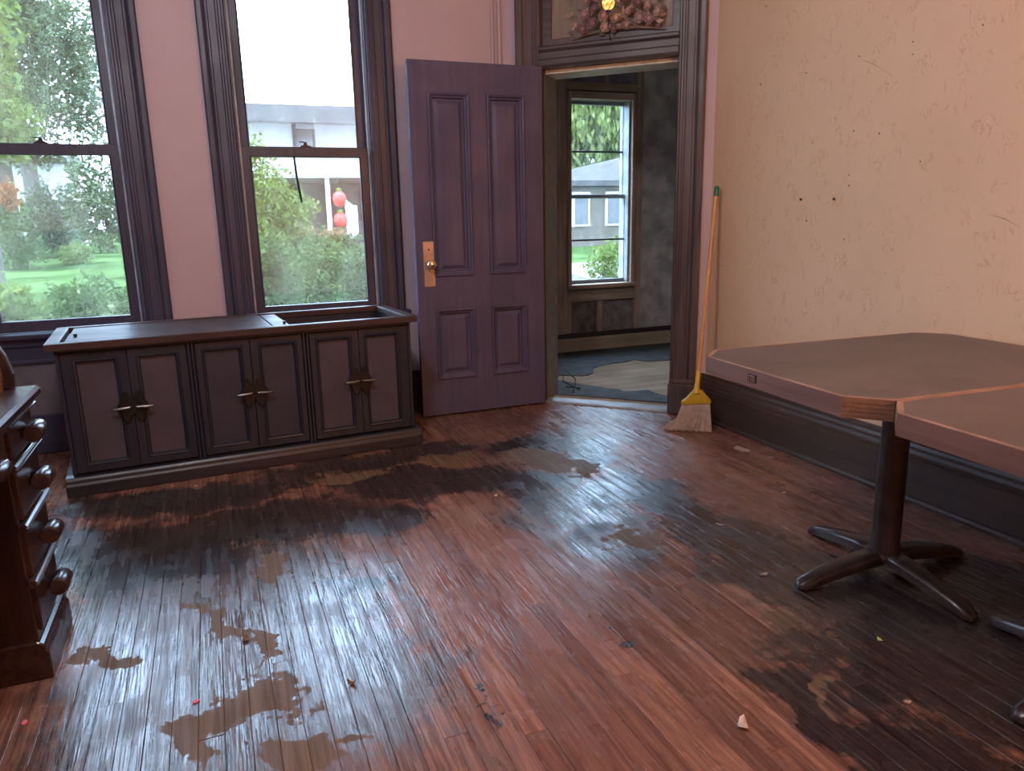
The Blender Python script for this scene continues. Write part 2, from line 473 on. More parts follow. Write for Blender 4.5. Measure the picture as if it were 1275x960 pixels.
# ---- windows of the room
def make_window():
    w = struct(empty('window_1', (WX[0], D, 0)), 'tall sash window right of the pair, house with porch outside')
    for s in (-1, 1):
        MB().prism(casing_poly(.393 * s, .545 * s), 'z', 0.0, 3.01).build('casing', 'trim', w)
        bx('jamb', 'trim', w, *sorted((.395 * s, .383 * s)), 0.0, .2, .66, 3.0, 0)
        bx('stop_bead', 'stop_lit', w, *sorted((.384 * s, .371 * s)), .028, .046, .69, 2.97)
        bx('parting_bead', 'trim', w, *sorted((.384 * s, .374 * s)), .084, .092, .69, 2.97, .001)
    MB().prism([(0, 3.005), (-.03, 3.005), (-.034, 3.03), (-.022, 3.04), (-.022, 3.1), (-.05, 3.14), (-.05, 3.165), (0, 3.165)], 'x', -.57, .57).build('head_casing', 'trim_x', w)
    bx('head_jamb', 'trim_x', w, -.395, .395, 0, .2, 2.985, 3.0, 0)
    bx('stool', 'trim_x', w, -.575, .575, -.062, .05, .660, .690, .006)
    bx('outer_sill', 'trim_x', w, -.395, .395, .05, .27, .635, .68, .003)
    MB().prism([(0, .655), (-.026, .655), (-.026, .62), (-.018, .61), (-.018, .545), (-.026, .535), (-.026, .525), (0, .525)], 'x', -.393, .393).build('apron', 'trim_x', w)
    bx('panel_rail', 'trim_x', w, -.393, .393, -.024, 0, 0, .225, .004)
    bx('panel_stile', 'trim', w, -.085, .085, -.02, 0, .225, .525, .003)
    for s in (-1, 1):
        p = bx('apron_panel', 'panel_shaded', w, *sorted((.085 * s, .393 * s)), -.006, 0, .225, .525, .001)
        p['label'] = 'pinkish panel greyed by painted shade'
    for nm, z0, z1, h0, h1, y0 in (('lower_sash', .690, 1.70, .752, 1.640, .048), ('upper_sash', 1.645, 2.985, 1.700, 2.93, .094)):
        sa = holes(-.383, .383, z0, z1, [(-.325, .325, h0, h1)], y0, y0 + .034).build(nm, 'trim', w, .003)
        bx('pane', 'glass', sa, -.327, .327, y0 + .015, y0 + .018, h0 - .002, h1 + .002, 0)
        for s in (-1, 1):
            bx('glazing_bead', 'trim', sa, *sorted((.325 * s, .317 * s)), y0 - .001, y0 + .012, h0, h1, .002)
        if nm == 'lower_sash':
            l = MB()
            l.prism([(-.035, 1.70), (.035, 1.70), (.030, 1.707), (.012, 1.711), (.008, 1.726), (-.004, 1.732), (-.012, 1.722), (-.014, 1.711), (-.03, 1.707)], 'y', y0 + .006, y0 + .03)
            l.tube([(.004, y0 + .018, 1.726), (-.02, y0 + .006, 1.731), (-.034, y0 - .002, 1.728)], .0045, 6)
            l.build('sash_lock', 'metal_dark', sa, 0, True)
    return w
win_right = make_window()
win_left = copy_tree(win_right)
win_left.name = 'window_2'
win_left.location = (WX[1], D, 0)
win_left['label'] = 'tall sash window left of the pair, trees and lawn outside'

# ---- baseboards
BP = [(0, 0), (.080, 0), (.080, .012), (.072, .022), (.066, .024), (.066, .185), (.058, .192), (.060, .205), (.050, .212), (.046, .228), (.034, .238), (.030, .252), (.020, .258), (.018, .274), (0, .274)]
struct(MB().prism([(XR - a, z) for a, z in BP], 'y', YB, 3.80).build('baseboard_right', 'trim_y'), 'tall dark moulded baseboard along the peach wall')
bf = struct(empty('baseboard_front', (0, D, 0)))
for a, b in ((XL, -1.332), (-.238, .053), (1.147, 1.87)):
    MB().prism([(-p * .45, z) for p, z in BP], 'x', a, b).build('board', 'base_x', bf)
struct(MB().prism([(XL + a * .45, z) for a, z in BP], 'y', YB, D).build('baseboard_left', 'trim_y'))

# ---- diagonal doorway surround
T = struct(empty('trim_1', (SUM / 2, SUM / 2, 0), R(-45)), 'dark fluted door surround with transom')
MB().prism(casing_poly(-.912, -.752, .036), 'z', .225, 3.0).build('casing', 'surround', T)
MB().prism(casing_poly(-1.784, -1.945, .036), 'z', .225, 3.0).build('casing', 'surround', T)
for a, b in ((-.918, -.744), (-1.952, -1.778)):
    q = MB().box(a, b, -.048, 0, 0, .20)
    q.build('plinth_block', 'surround', T, .006)
    bx('plinth_cap', 'surround', T, a + .006, b - .006, -.042, 0, .20, .228, .006)
MB().prism([(-a * .45, z) for a, z in BP], 'x', -.742, -.70).build('base_return', 'base_x', T)
MB().prism([(0, 2.96), (-.03, 2.96), (-.036, 2.99), (-.022, 3.0), (-.022, 3.08), (-.05, 3.12), (0, 3.12)], 'x', -1.97, -.73).build('head_casing', 'surround_x', T)
bx('jamb', 'surround', T, -1.80, -1.784, 0, .05, 0, 2.97, 0)
bx('jamb', 'surround', T, -.911, -.895, 0, .05, 0, 2.97, 0)
bx('pale_jamb', 'jamb_pale', T, -1.80, -1.772, .05, .26, 0, 2.17, .002)
bx('pale_jamb', 'jamb_pale', T, -.923, -.895, .05, .26, 0, 2.17, .002)
bx('pale_head', 'cream', T, -1.772, -.923, .05, .26, 2.145, 2.17, .002)
MB().prism([(-.03, 2.170), (-.038, 2.185), (-.038, 2.215), (-.024, 2.225), (-.024, 2.26), (-.04, 2.275), (-.04, 2.29), (.0, 2.305), (.2, 2.305), (.2, 2.170)], 'x', -1.784, -.911).build('transom_bar', 'surround_x', T)
ts = holes(-1.784, -.911, 2.305, 2.96, [(-1.722, -.962, 2.345, 2.92)], .03, .06).build('transom_sash', 'surround_x', T, .004)
bx('pane', 'glass_transom', ts, -1.724, -.96, .043, .047, 2.343, 2.922, 0)
MB().prism([(-.02, 0), (-.015, .009), (0, .013), (.10, .013), (.12, 0)], 'x', -1.772, -.923).build('threshold', 'threshold', T)

# painted pipes rising in the corner beside the door surround
for i, (px, py, rr) in enumerate(((1.845, 4.745, .012), (1.80, 4.748, .009))):
    o = MB().tube([(px, py, .275), (px, py, HC)], rr, 10).build('riser_pipe', 'wall_pink', None, 0, True)
    tag(o, ('thicker pink painted pipe in the corner beside the door surround', 'thinner pink painted pipe left of its neighbour above the door')[i], 'pipe', 'painted corner pipes')

# ---- the open door
Dr = struct(empty('door_1', (2.04, 4.56, 0)), 'open dark brown four panel door with purple haze in its colour')
dw, dh = .865, 2.175
PX = [(-dw * .87, -dw * .565), (-dw * .435, -dw * .145)]
PZ = [(.245, .70), (.905, 2.0)]
hs = [(a, b, c, d) for a, b in PX for c, d in PZ]
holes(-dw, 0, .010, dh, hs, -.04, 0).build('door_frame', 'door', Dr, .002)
for a, b in PX:
    for c, d in PZ:
        p = MB()
        e = .045
        y0, y1, y2 = -.014, -.018, -.030
        p.add([(a, -.01, c), (b, -.01, c), (b, -.01, d), (a, -.01, d), (a, y1, c), (b, y1, c), (b, y1, d), (a, y1, d),
               (a + e, y1, c + e), (b - e, y1, c + e), (b - e, y1, d - e), (a + e, y1, d - e),
               (a + e + .022, y2, c + e + .022), (b - e - .022, y2, c + e + .022), (b - e - .022, y2, d - e - .022), (a + e + .022, y2, d - e - .022)],
              [(0, 1, 2, 3)] + [(i, (i + 1) % 4, 4 + (i + 1) % 4, 4 + i) for i in range(4)] + [(4 + i, 4 + (i + 1) % 4, 8 + (i + 1) % 4, 8 + i) for i in range(4)] + [(8 + i, 8 + (i + 1) % 4, 12 + (i + 1) % 4, 12 + i) for i in range(4)] + [(12, 13, 14, 15)])
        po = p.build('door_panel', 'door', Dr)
        q = MB()
        pr = [(0, -.018), (0, -.047), (.008, -.050), (.016, -.046), (.022, -.036), (.030, -.034), (.036, -.020)]
        n = len(pr)
        cor = [(a, c, 1, 1), (b, c, -1, 1), (b, d, -1, -1), (a, d, 1, -1)]
        vs = [(x + sx * o, yy, z + sz * o) for x, z, sx, sz in cor for o, yy in pr]
        fs = [(k * n + i, k * n + i + 1, ((k + 1) % 4) * n + i + 1, ((k + 1) % 4) * n + i) for k in range(4) for i in range(n - 1)]
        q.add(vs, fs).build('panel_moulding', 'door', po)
pl = bx('lock_plate', 'metal_plate', Dr, -dw + .045, -dw + .118, -.046, -.04, .845, 1.125, .004)
pl['label'] = 'tall tarnished brass lock plate'
MB().lathe([(.012, 0), (.012, -.022), (.018, -.028), (.028, -.036), (.031, -.046), (.027, -.056), (.014, -.061), (.002, -.062)], 18, (-dw + .085, -.044, .985), 'y').build('knob', 'chrome', pl, 0, True)
MB().lathe([(.006, 0), (.006, -.004), (.001, -.0045)], 10, (-dw + .08, -.046, 1.075), 'y').build('keyhole', 'metal_dark', pl, 0, True)
for z in (.3, 1.15, 1.95):
    MB().tube([(-.001, -.002, z - .05), (-.001, -.002, z + .05)], .007, 8).build('hinge', 'metal_dark', Dr, 0, True)

# ------------------------------------------------------------------ entry vestibule beyond the door
YV = 6.19
wv = struct(holes(2.0, 4.7, 0, HC, [(3.06, 3.68, .635, 2.26)], 0, .16).build('wall_vestibule', 'lath'), 'stripped vestibule wall with bare studs around a window')
wv.location = (0, YV + .03, 0)
def vpart(name, mat, x0, x1, z0, z1, y0=-.03, y1=0.0, bev=.003):
    return bx(name, mat, wv, x0, x1, y0, y1, z0, z1, bev)
vpart('stud', 'stud', 2.90, 3.02, .18, 3.3, -.045)
vpart('stud', 'stud', 3.735, 3.80, .18, 3.3, -.045)
vpart('stud', 'stud', 2.42, 2.48, .18, 3.3, -.045)
vpart('header', 'stud_x', 3.02, 3.735, 2.335, 2.40, -.04)
vpart('sill_board', 'stud_x', 3.02, 3.735, .475, .575, -.04)
vpart('cripple_stud', 'stud', 3.345, 3.40, .18, .475, -.038)
vpart('cripple_stud', 'stud', 3.02, 3.07, .18, .475, -.03)
vpart('cripple_stud', 'stud', 3.42, 3.45, 2.40, 3.3, -.03)
for a, b in ((3.02, 3.42), (3.45, 3.735)):
    vpart('upper_board', 'slate', a, b, 2.40, 2.62, -.012)['label'] = 'blue grey backing board'
    vpart('upper_board', 'slate', a, b, 2.625, 2.90, -.012)
    vpart('upper_board', 'slate', a, b, 2.905, 3.3, -.012)
def crinkle(name, x0, x1, z0, z1, seed):
    nx, nz = 26, 96
    b = MB()
    for j in range(nz + 1):
        for i in range(nx + 1):
            x = x0 + (x1 - x0) * i / nx
            z = z0 + (z1 - z0) * j / nz
            k = noise.noise(Vector((x * 7 + z * 3 + seed, z * 16, seed))) * .018 + noise.noise(Vector((x * 22, z * 40 + x * 20, seed + 4))) * .011
            b.v.append((x, -.030 + k, z))
    for j in range(nz):
        for i in range(nx):
            q = j * (nx + 1) + i
            b.f.append((q, q + 1, q + nx + 2, q + nx + 1))
    o = b.build(name, 'batt', wv, 0, True)
    return o
crinkle('kraft_sheet', 3.80, 4.65, .18, 3.3, 1)['label'] = 'wrinkled grey insulation paper'
crinkle('kraft_sheet', 2.48, 2.90, .18, 3.3, 5)
bv = struct(empty('baseboard_vestibule', (0, YV, 0)))
bx('board', 'pine_x', bv, 2.2, 4.65, -.012, .02, 0, .135, .003)['label'] = 'pale pine board'
bx('dark_cap', 'base_x', bv, 2.2, 4.65, -.016, .02, .137, .178, .003)
w3 = struct(empty('window_3', (3.37, YV, 0)), 'narrow entry window with four stacked panes')
for s in (-1, 1):
    bx('casing', 'stud', w3, *sorted((.31 * s, .35 * s)), -.035, .03, .60, 2.32, .004)
bx('casing', 'stud_x', w3, -.31, .31, -.035, .03, 2.26, 2.32, .004)
bx('sill', 'stud_x', w3, -.36, .36, -.055, .06, .595, .635, .006)
M['sash_grey'] = plain('grey_sash_paint', (0.30, 0.32, 0.33), 0.5)
for nm, z0, z1, y0, mz in (('lower_sash', .635, 1.445, .06, 1.035), ('upper_sash', 1.41, 2.26, .10, 1.826)):
    sa = holes(-.31, .31, z0, z1, [(-.283, .283, z0 + .035, z1 - .03)], y0, y0 + .03).build(nm, 'sash_grey', w3, .003)
    bx('muntin', 'metal_dark', sa, -.285, .285, y0 + .004, y0 + .026, mz - .008, mz + .008, .002)
    for a, b in ((z0 + .035, mz - .008), (mz + .008, z1 - .03)):
        bx('pane', 'glass_clear', sa, -.285, .285, y0 + .013, y0 + .016, a, b, 0)
bx('track', 'sash_grey', w3, .288, .31, -.0, .16, .64, 2.26, .002)
struct(MB().box(2.0, 2.15, 4.70, 6.4, 0, HC).build('wall_vestibule_left', 'batt'))
struct(MB().box(4.6, 4.75, 2.3, 6.4, 0, HC).build('wall_vestibule_right', 'batt'))
struct(MB().box(3.0, 4.7, 3.4, 3.55, 0, HC).build('wall_vestibule_near', 'batt'))
fv = struct(MB().prism([(2.02, 4.72), (3.25, 3.49), (4.65, 3.49), (4.65, 6.25), (2.02, 6.25)], 'z', -.1, 0.004).build('floor_vestibule', 'ply'), 'bare tan vestibule underlayment showing between torn sheets')
def torn(poly, seed):
    rg = random.Random(seed)
    pts = []
    for i, p in enumerate(poly):
        q = poly[(i + 1) % len(poly)]
        L = math.dist(p, q)
        k = max(1, int(L / .07))
        for j in range(k):
            t = j / k
            a = .018 if L < 1.0 else 0
            pts.append((p[0] + (q[0] - p[0]) * t + rg.uniform(-a, a), p[1] + (q[1] - p[1]) * t + rg.uniform(-a, a)))
    return pts
for i, pg in enumerate(([(2.17, 6.17), (2.17, 5.55), (2.45, 5.30), (2.67, 5.17), (2.79, 5.25), (2.92, 5.45), (3.3, 5.54), (3.39, 5.58), (3.45, 5.46), (3.61, 5.42), (3.9, 5.35), (4.58, 5.3), (4.58, 6.17)],
                        [(2.17, 5.35), (2.4, 5.16), (2.55, 4.86), (2.64, 4.72), (2.70, 4.57), (2.87, 4.53), (2.87, 4.43), (2.90, 4.28), (3.1, 4.0), (3.03, 3.90), (2.10, 4.83)])):
    MB().prism(torn(pg, i), 'z', .004, .010).build('torn_sheet', 'lino', fv)['label'] = ('dark grey torn flooring by the far wall', 'dark grey torn flooring by the threshold')[i]
wr = MB().tube([(2.30, 4.62, .03), (2.34, 4.66, .06), (2.38, 4.74, .10), (2.33, 4.82, .16), (2.30, 4.78, .08), (2.40, 4.70, .02), (2.44, 4.76, .018), (2.36, 4.86, .018)], .0045, 6).build('loose_wire', 'metal_dark', None, 0, True)
tag(wr, 'loose dark wire on the vestibule floor by the left jamb', 'wire')

# ------------------------------------------------------------------ furniture materials
M['con'] = wood('dark_slate_brown_console', (0.014, 0.016, 0.030), (0.027, 0.028, 0.048), 0.4, 'z')
M['con_x'] = wood('dark_slate_brown_console_level', (0.016, 0.015, 0.024), (0.031, 0.027, 0.038), 0.38, 'x')
M['con_top'] = wood('glossy_worn_console_top', (0.045, 0.028, 0.028), (0.078, 0.048, 0.044), 0.48, 'x', 1.0, 0.12)
M['con_panel'] = plain('red_brown_grille_panel', (0.056, 0.046, 0.068), 0.65, var=0.15, scale=6)  # red brown tinted blue for the haze of window glare
M['con_panel_d'] = plain('slate_brown_door_panel', (0.030, 0.030, 0.052), 0.5, var=0.15, scale=6)
M['well'] = plain('black_turntable_well', (0.012, 0.010, 0.011), 0.6)
M['iron'] = plain('dull_black_iron', (0.025, 0.022, 0.022), 0.4, 0.6, bump=0.2)
M['iron_hi'] = plain('rubbed_iron_bar', (0.16, 0.14, 0.13), 0.35, 0.7, bump=0)
M['desk'] = wood('dark_mahogany_desk', (0.018, 0.010, 0.010), (0.036, 0.019, 0.017), 0.3, 'z')
M['desk_y'] = wood('dark_mahogany_desk_level', (0.026, 0.014, 0.014), (0.055, 0.030, 0.027), 0.24, 'y')
M['slat'] = wood('tambour_slat_wood', (0.16, 0.085, 0.05), (0.27, 0.16, 0.10), 0.35, 'y')
M['tab_top'] = plain('brown_laminate', (0.110, 0.084, 0.078), 0.42, var=0.18, scale=4, bump=0.08)
M['tab_edge'] = wood('red_oak_table_edge', (0.13, 0.060, 0.045), (0.20, 0.098, 0.072), 0.45, 'y', 1.0)
M['tab_edge_x'] = wood('red_oak_table_edge_level', (0.13, 0.060, 0.045), (0.20, 0.098, 0.072), 0.45, 'x', 1.0)
M['tab_cut'] = wood('layered_end_grain', (0.15, 0.088, 0.062), (0.25, 0.155, 0.105), 0.5, 'x', 2.0)
M['tab_rim'] = plain('worn_light_edge', (0.30, 0.175, 0.135), 0.5)
M['tab_metal'] = plain('dark_brown_enamel', (0.040, 0.026, 0.024), 0.28, 0.1, var=0.3, scale=14, bump=0.05)

# ------------------------------------------------------------------ stereo console
C = tag(empty('stereo_console', (0.14, 3.935, 0), R(4.2)), 'long dark wooden stereo console cabinet under the windows', 'cabinet')
DP = .625
MB().prism([(-.005, 0), (-.005, .055), (.004, .066), (.004, .078), (.014, .092), (.05, .098), (DP, .098), (DP, 0)], 'x', -.89, .89).build('plinth', 'con_x', C, .003)
bx('body', 'con', C, -.852, .852, .048, DP - .01, .098, .520, .003)
bx('body_top', 'con', C, -.852, .222, .048, DP - .01, .520, .700, 0)
bx('front_wall', 'con', C, .222, .852, .048, .060, .520, .705, 0)
bx('back_wall', 'con', C, .222, .852, DP - .04, DP - .01, .520, .705, 0)
bx('end_wall', 'con', C, .828, .852, .060, DP - .04, .520, .705, 0)
bx('well_floor', 'well', C, .222, .828, .060, DP - .04, .520, .530, 0)
bx('frieze', 'con_x', C, -.858, .858, .030, .05, .690, .706, .003)
for s in (-1, 1):
    bx('corner_post', 'con', C, *sorted((.856 * s, .838 * s)), .026, .06, .098, .690, .004)
for x in (-.28, .28):
    for k in (-.009, .009):
        MB().prism([(x + k - .007, .05), (x + k - .007, .030), (x + k - .004, .024), (x + k + .004, .024), (x + k + .007, .030), (x + k + .007, .05)], 'z', .098, .690).build('divider_bead', 'con', C)
DX = [(-.836, -.562, -.790, -.602), (-.560, -.300, -.522, -.335), (-.260, -.001, -.232, -.040), (.001, .260, .040, .232), (.300, .560, .330, .520), (.562, .836, .592, .785)]
for i, (a, b, p0, p1) in enumerate(DX):
    dz0, dz1 = .106, .686
    fr = holes(a, b, dz0, dz1, [(p0, p1, .140, .655)], .026, .048).build('door', 'con', C, .002)
    red = i in (0, 1, 4, 5)
    bx('door_panel', 'con_panel' if red else 'con_panel_d', fr, p0 - .004, p1 + .004, .042, .050, .136, .659, 0)['label'] = 'red brown grille panel' if red else 'slate brown door panel'
    q = MB()
    prf = [(0, .026), (.004, .022), (.010, .024), (.016, .036), (.016, .043)]
    n = len(prf)
    cor = [(p0, .140, 1, 1), (p1, .140, -1, 1), (p1, .655, -1, -1), (p0, .655, 1, -1)]
    q.add([(x + sx * o, yy, z + sz * o) for x, z, sx, sz in cor for o, yy in prf],
          [(k * n + j, k * n + j + 1, ((k + 1) % 4) * n + j + 1, ((k + 1) % 4) * n + j) for k in range(4) for j in range(n - 1)]).build('panel_bead', 'con', fr)
    # escutcheon straddling the inner stile, with a horizontal pull bar
    s = 1 if i % 2 == 0 else -1           # inner stile side
    ex = (p1 + .012) if s > 0 else (p0 - .012)
    ez = .405
    o8 = [(-.040, -.012), (-.028, -.026), (-.020, -.058), (-.008, -.075), (.008, -.075), (.016, -.05), (.030, -.03), (.034, 0), (.030, .03), (.016, .05), (.008, .075), (-.008, .075), (-.020, .058), (-.028, .026), (-.040, .012)]
    es = MB().prism([(ex + u * (s if s > 0 else -1), ez + w) for u, w in o8], 'y', .012, .026).build('escutcheon', 'iron', fr, .003)
    hb = MB().tube([(ex - s * .066, .012, ez - .003), (ex - s * .056, .000, ez - .001), (ex - s * .030, -.003, ez), (ex + s * .012, .000, ez + .002), (ex + s * .020, .012, ez + .003)], [.0035, .006, .0075, .006, .004], 8).build('pull_bar', 'iron_hi', fr, 0, True)
# the top: mitred rim, sliding lid on the left, open well on the right
z0, z1 = .706, .742
ox, oy0, oy1, rim = .890, -.010, DP + .012, .060
def rim_part(pts):
    MB().prism(pts, 'z', z0, z1).build('top_rim', 'con_top', C, .006, False, 2)
ix, iy0, iy1 = ox - rim, oy0 + .050, oy1 - .045
rim_part([(-ox, oy0), (ox, oy0), (ix, iy0), (-ix, iy0)])
rim_part([(ox, oy0), (ox, oy1), (ix, iy1), (ix, iy0)])
rim_part([(ox, oy1), (-ox, oy1), (-ix, iy1), (ix, iy1)])
rim_part([(-ox, oy1), (-ox, oy0), (-ix, iy0), (-ix, iy1)])
bx('groove', 'well', C, -ix, .220, iy0, iy1, .701, .712, 0)
lid = bx('sliding_lid', 'con_top', C, -ix + .022, .125, iy0 + .012, iy1 - .012, .712, .738, .003)
MB().lathe([(.007, 0), (.007, .006), (.010, .010), (.008, .016), (.001, .017)], 12, (-ix + .055, (iy0 + iy1) / 2 - .1, .738)).build('lid_knob', 'iron', lid, 0, True)
mid = bx('fixed_panel', 'con_top', C, .130, .215, iy0 + .004, iy1 - .012, .712, .736, .003)
MB().lathe([(.007, 0), (.007, .006), (.010, .010), (.008, .016), (.001, .017)], 12, (.195, iy0 + .08, .736)).build('lid_knob', 'iron', mid, 0, True)

# ------------------------------------------------------------------ roll-top desk at the left edge
K = tag(empty('rolltop_desk', (0, 0, 0)), 'dark mahogany roll-top desk with rounded drawer pulls at the left edge', 'desk')
XF = -.553
for (y0, y1) in ((2.255, 2.585), (1.02, 1.36)):
    bx('pedestal', 'desk', K, -1.28, XF - .012, y0 + .012, y1 - .012, .105, .752, .004)
    MB().prism([(XF + .012, 0), (XF + .012, .085), (XF + .004, .095), (XF + .004, .108), (XF - .012, .118), (-1.285, .118), (-1.285, 0)], 'y', y0, y1).build('plinth', 'desk_y', K, .004)
    zz = [.128, .295, .462, .632, .752]
    for k in range(4):
        a, b = zz[k], zz[k + 1]
        dr = bx('drawer', 'desk_y', K, XF - .016, XF, y0 + .03, y1 - .03, a + .012, b - .014, .004)
        MB().prism([(XF - .012, b - .014), (XF + .010, b - .012), (XF + .014, b - .005), (XF + .008, b - .002), (XF + .012, b + .003), (XF + .006, b + .009), (XF - .012, b + .009)], 'y', y0 + .004, y1 - .004).build('drawer_rail', 'desk_y', K, .001)
        zc = (a + b) / 2 - .005
        yc = (y0 + y1) / 2 + .03
        MB().lathe([(.004, -.046), (.023, -.045), (.026, -.040), (.026, .040), (.023, .045), (.004, .046)], 16, (XF + .027, yc, zc), 'y').build('pull', 'desk_y', dr, 0, True)
dr = bx('centre_drawer', 'desk_y', K, XF - .03, XF, 1.40, 2.235, .645, .738, .004)
for yc in (2.06, 1.60):
    MB().lathe([(.004, -.046), (.018, -.044), (.021, -.03), (.022, 0), (.021, .03), (.018, .044), (.004, .046)], 14, (XF + .022, yc, .688), 'y').build('pull', 'desk_y', dr, 0, True)
bx('apron_rail', 'desk_y', K, XF - .03, XF + .008, 1.37, 2.25, .738, .756, .004)
bx('back_panel', 'desk', K, -1.30, -1.28, 1.03, 2.575, .10, .76, .002)
bx('desktop', 'desk_y', K, -1.31, XF + .028, 1.00, 2.60, .762, .795, .009)
cv = [(-.585, .795), (-.582, .84), (-.595, .897), (-.612, .935), (-.65, .985), (-.72, 1.03), (-.82, 1.06), (-.90, 1.095), (-.95, 1.15), (-1.0, 1.20)]
for (y0, y1) in ((2.555, 2.585), (1.015, 1.045)):
    MB().prism(cv + [(-1.29, 1.20), (-1.29, .795)], 'y', y0, y1).build('end_panel', 'desk', K, .004)
bx('top_shelf', 'desk_y', K, -1.31, -.985, 1.0, 2.60, 1.202, 1.225, .006)
def along(pts, step):
    out = []
    carry = 0.0
    for p, q in zip(pts, pts[1:]):
        L = math.dist(p, q)
        t = carry
        while t < L:
            out.append((p[0] + (q[0] - p[0]) * t / L, p[1] + (q[1] - p[1]) * t / L, math.atan2(q[1] - p[1], q[0] - p[0])))
            t += step
        carry = t - L
    return out
for x, z, an in along([(a - .03, b) for a, b in cv], .031):
    o = MB().prism([(-.014, -.004), (-.014, .004), (-.009, .008), (.009, .008), (.014, .004), (.014, -.004)], 'y', 1.047, 2.553).build('slat', 'slat', K)
    o.location = (x, 0, z + .012)
    o.rotation_euler = (0, -an, 0)

# ------------------------------------------------------------------ tables
def make_table():
    t = empty('pedestal_table')
    hx, hy, ch, th, zt = .585, .430, .095, .060, .757
    P = [(-hx, -hy + ch), (-hx + ch, -hy), (hx - ch, -hy), (hx, -hy + ch), (hx, hy - ch), (hx - ch, hy), (-hx + ch, hy), (-hx, hy - ch)]
    inset = lambda d: [(p[0] * (1 - d / hx), p[1] * (1 - d / hy)) for p in P]
    MB().prism(inset(.010), 'z', zt - .030, zt).build('laminate_top', 'tab_top', t)
    I, O = inset(.022), P
    n = 8
    for k in range(n):
        a, b = k, (k + 1) % n
        zlo, zhi = zt - th, zt - .0015
        mat = 'tab_cut' if k in (0, 2, 4, 6) else ('tab_edge_x' if k in (1, 5) else 'tab_edge')
        e = MB().prism([O[a], O[b], I[b], I[a]], 'z', zlo, zhi).build('edge_band', mat, t)
        if k in (0, 2, 4, 6):
            e['label'] = 'clipped corner showing layered end grain'
            for q in range(4):
                J = [(p[0] * 1.0014, p[1] * 1.0016) for p in O]
                MB().prism([J[a], J[b], I[b], I[a]], 'z', zlo + .007 + q * .0125, zlo + .0145 + q * .0125).build('lamination', mat, e)
        I2 = inset(.012)
        MB().prism([O[a], O[b], I2[b], I2[a]], 'z', zhi, zt + .001).build('worn_rim', 'tab_rim', e)
    bx('underside', 'tab_metal', t, -hx + .03, hx - .03, -hy + .08, hy - .08, zt - .045, zt - .032, 0)
    cx, cy = -.085, -.065
    MB().prism([(cx + u, cy + w) for u, w in ((-.20, -.03), (-.03, -.03), (-.03, -.20), (.03, -.20), (.03, -.03), (.20, -.03), (.20, .03), (.03, .03), (.03, .20), (-.03, .20), (-.03, .03), (-.20, .03))], 'z', zt - .062, zt - .045).build('top_spider', 'tab_metal', t, .003)
    MB().lathe([(.052, .085), (.052, .11), (.048, .12), (.045, .68), (.052, .696), (.052, .700)], 24, (cx, cy, 0)).build('column', 'tab_metal', t, 0, True)
    hub = MB().lathe([(.03, .06), (.062, .062), (.066, .075), (.060, .088), (.045, .094)], 24, (cx, cy, 0)).build('hub', 'tab_metal', t, 0, True)
    for k in range(4):
        L = .37
        st = [(.035, .040, .050, .092), (.10, .040, .046, .090), (.20, .037, .034, .075), (.30, .032, .016, .052), (.35, .028, .006, .036), (L, .016, .004, .022)]
        b = MB()
        for r, w, za, zb in st:
            b.v += [(r, -w, za), (r, -w, zb - .012), (r, -w * .62, zb), (r, w * .62, zb), (r, w, zb - .012), (r, w, za)]
        for j in range(len(st) - 1):
            for i in range(6):
                b.f.append((j * 6 + i, j * 6 + (i + 1) % 6, (j + 1) * 6 + (i + 1) % 6, (j + 1) * 6 + i))
        b.f += [tuple(range(6))[::-1], tuple(range(6 * (len(st) - 1), 6 * len(st)))]
        leg = b.build('base_arm', 'tab_metal', t, .003, True)
        leg.location = (cx, cy, 0)
        leg.rotation_euler = (0, 0, k * math.pi / 2)
        MB().lathe([(.016, 0), (.018, .004), (.016, .012), (.010, .014)], 12, (L - .03, 0, 0)).build('glide', 'metal_dark', leg, 0, True)
    return t
t1 = make_table()
t2 = copy_tree(t1)
t1.location = (2.205, 1.835, 0)
t1.rotation_euler = (0, 0, R(-3))
t2.location = (2.16, 0.972, 0)
t2.rotation_euler = (0, 0, R(-3))
for ch_ in t2.children:
    if ch_.name.split('.')[0] in ('base_arm', 'column', 'hub', 'top_spider'):
        ch_.location.x += .05
        ch_.location.y += .115
tag(t1, 'brown laminate table with clipped corners, complete top nearer the broom', 'table', 'two pushed together tables')
tag(t2, 'second brown laminate table cut off by the right picture edge', 'table', 'two pushed together tables')
st = MB().box(-.589, -.5845, .045, .085, .716, .742).build('maker_stamp', 'metal_dark', t1, .0)
st['label'] = 'small square stamped mark on the edge'
M['stamp'] = plain('stamped_lighter_lines', (0.34, 0.19, 0.14), 0.5, bump=0)
for y0, y1, za, zb in ((.048, .0505, .719, .739), (.0575, .060, .719, .733), (.067, .0695, .719, .733), (.0765, .079, .719, .739), (.048, .079, .7355, .739)):
    bx('stamp_line', 'stamp', st, -.5905, -.589, y0, y1, za, zb, 0)

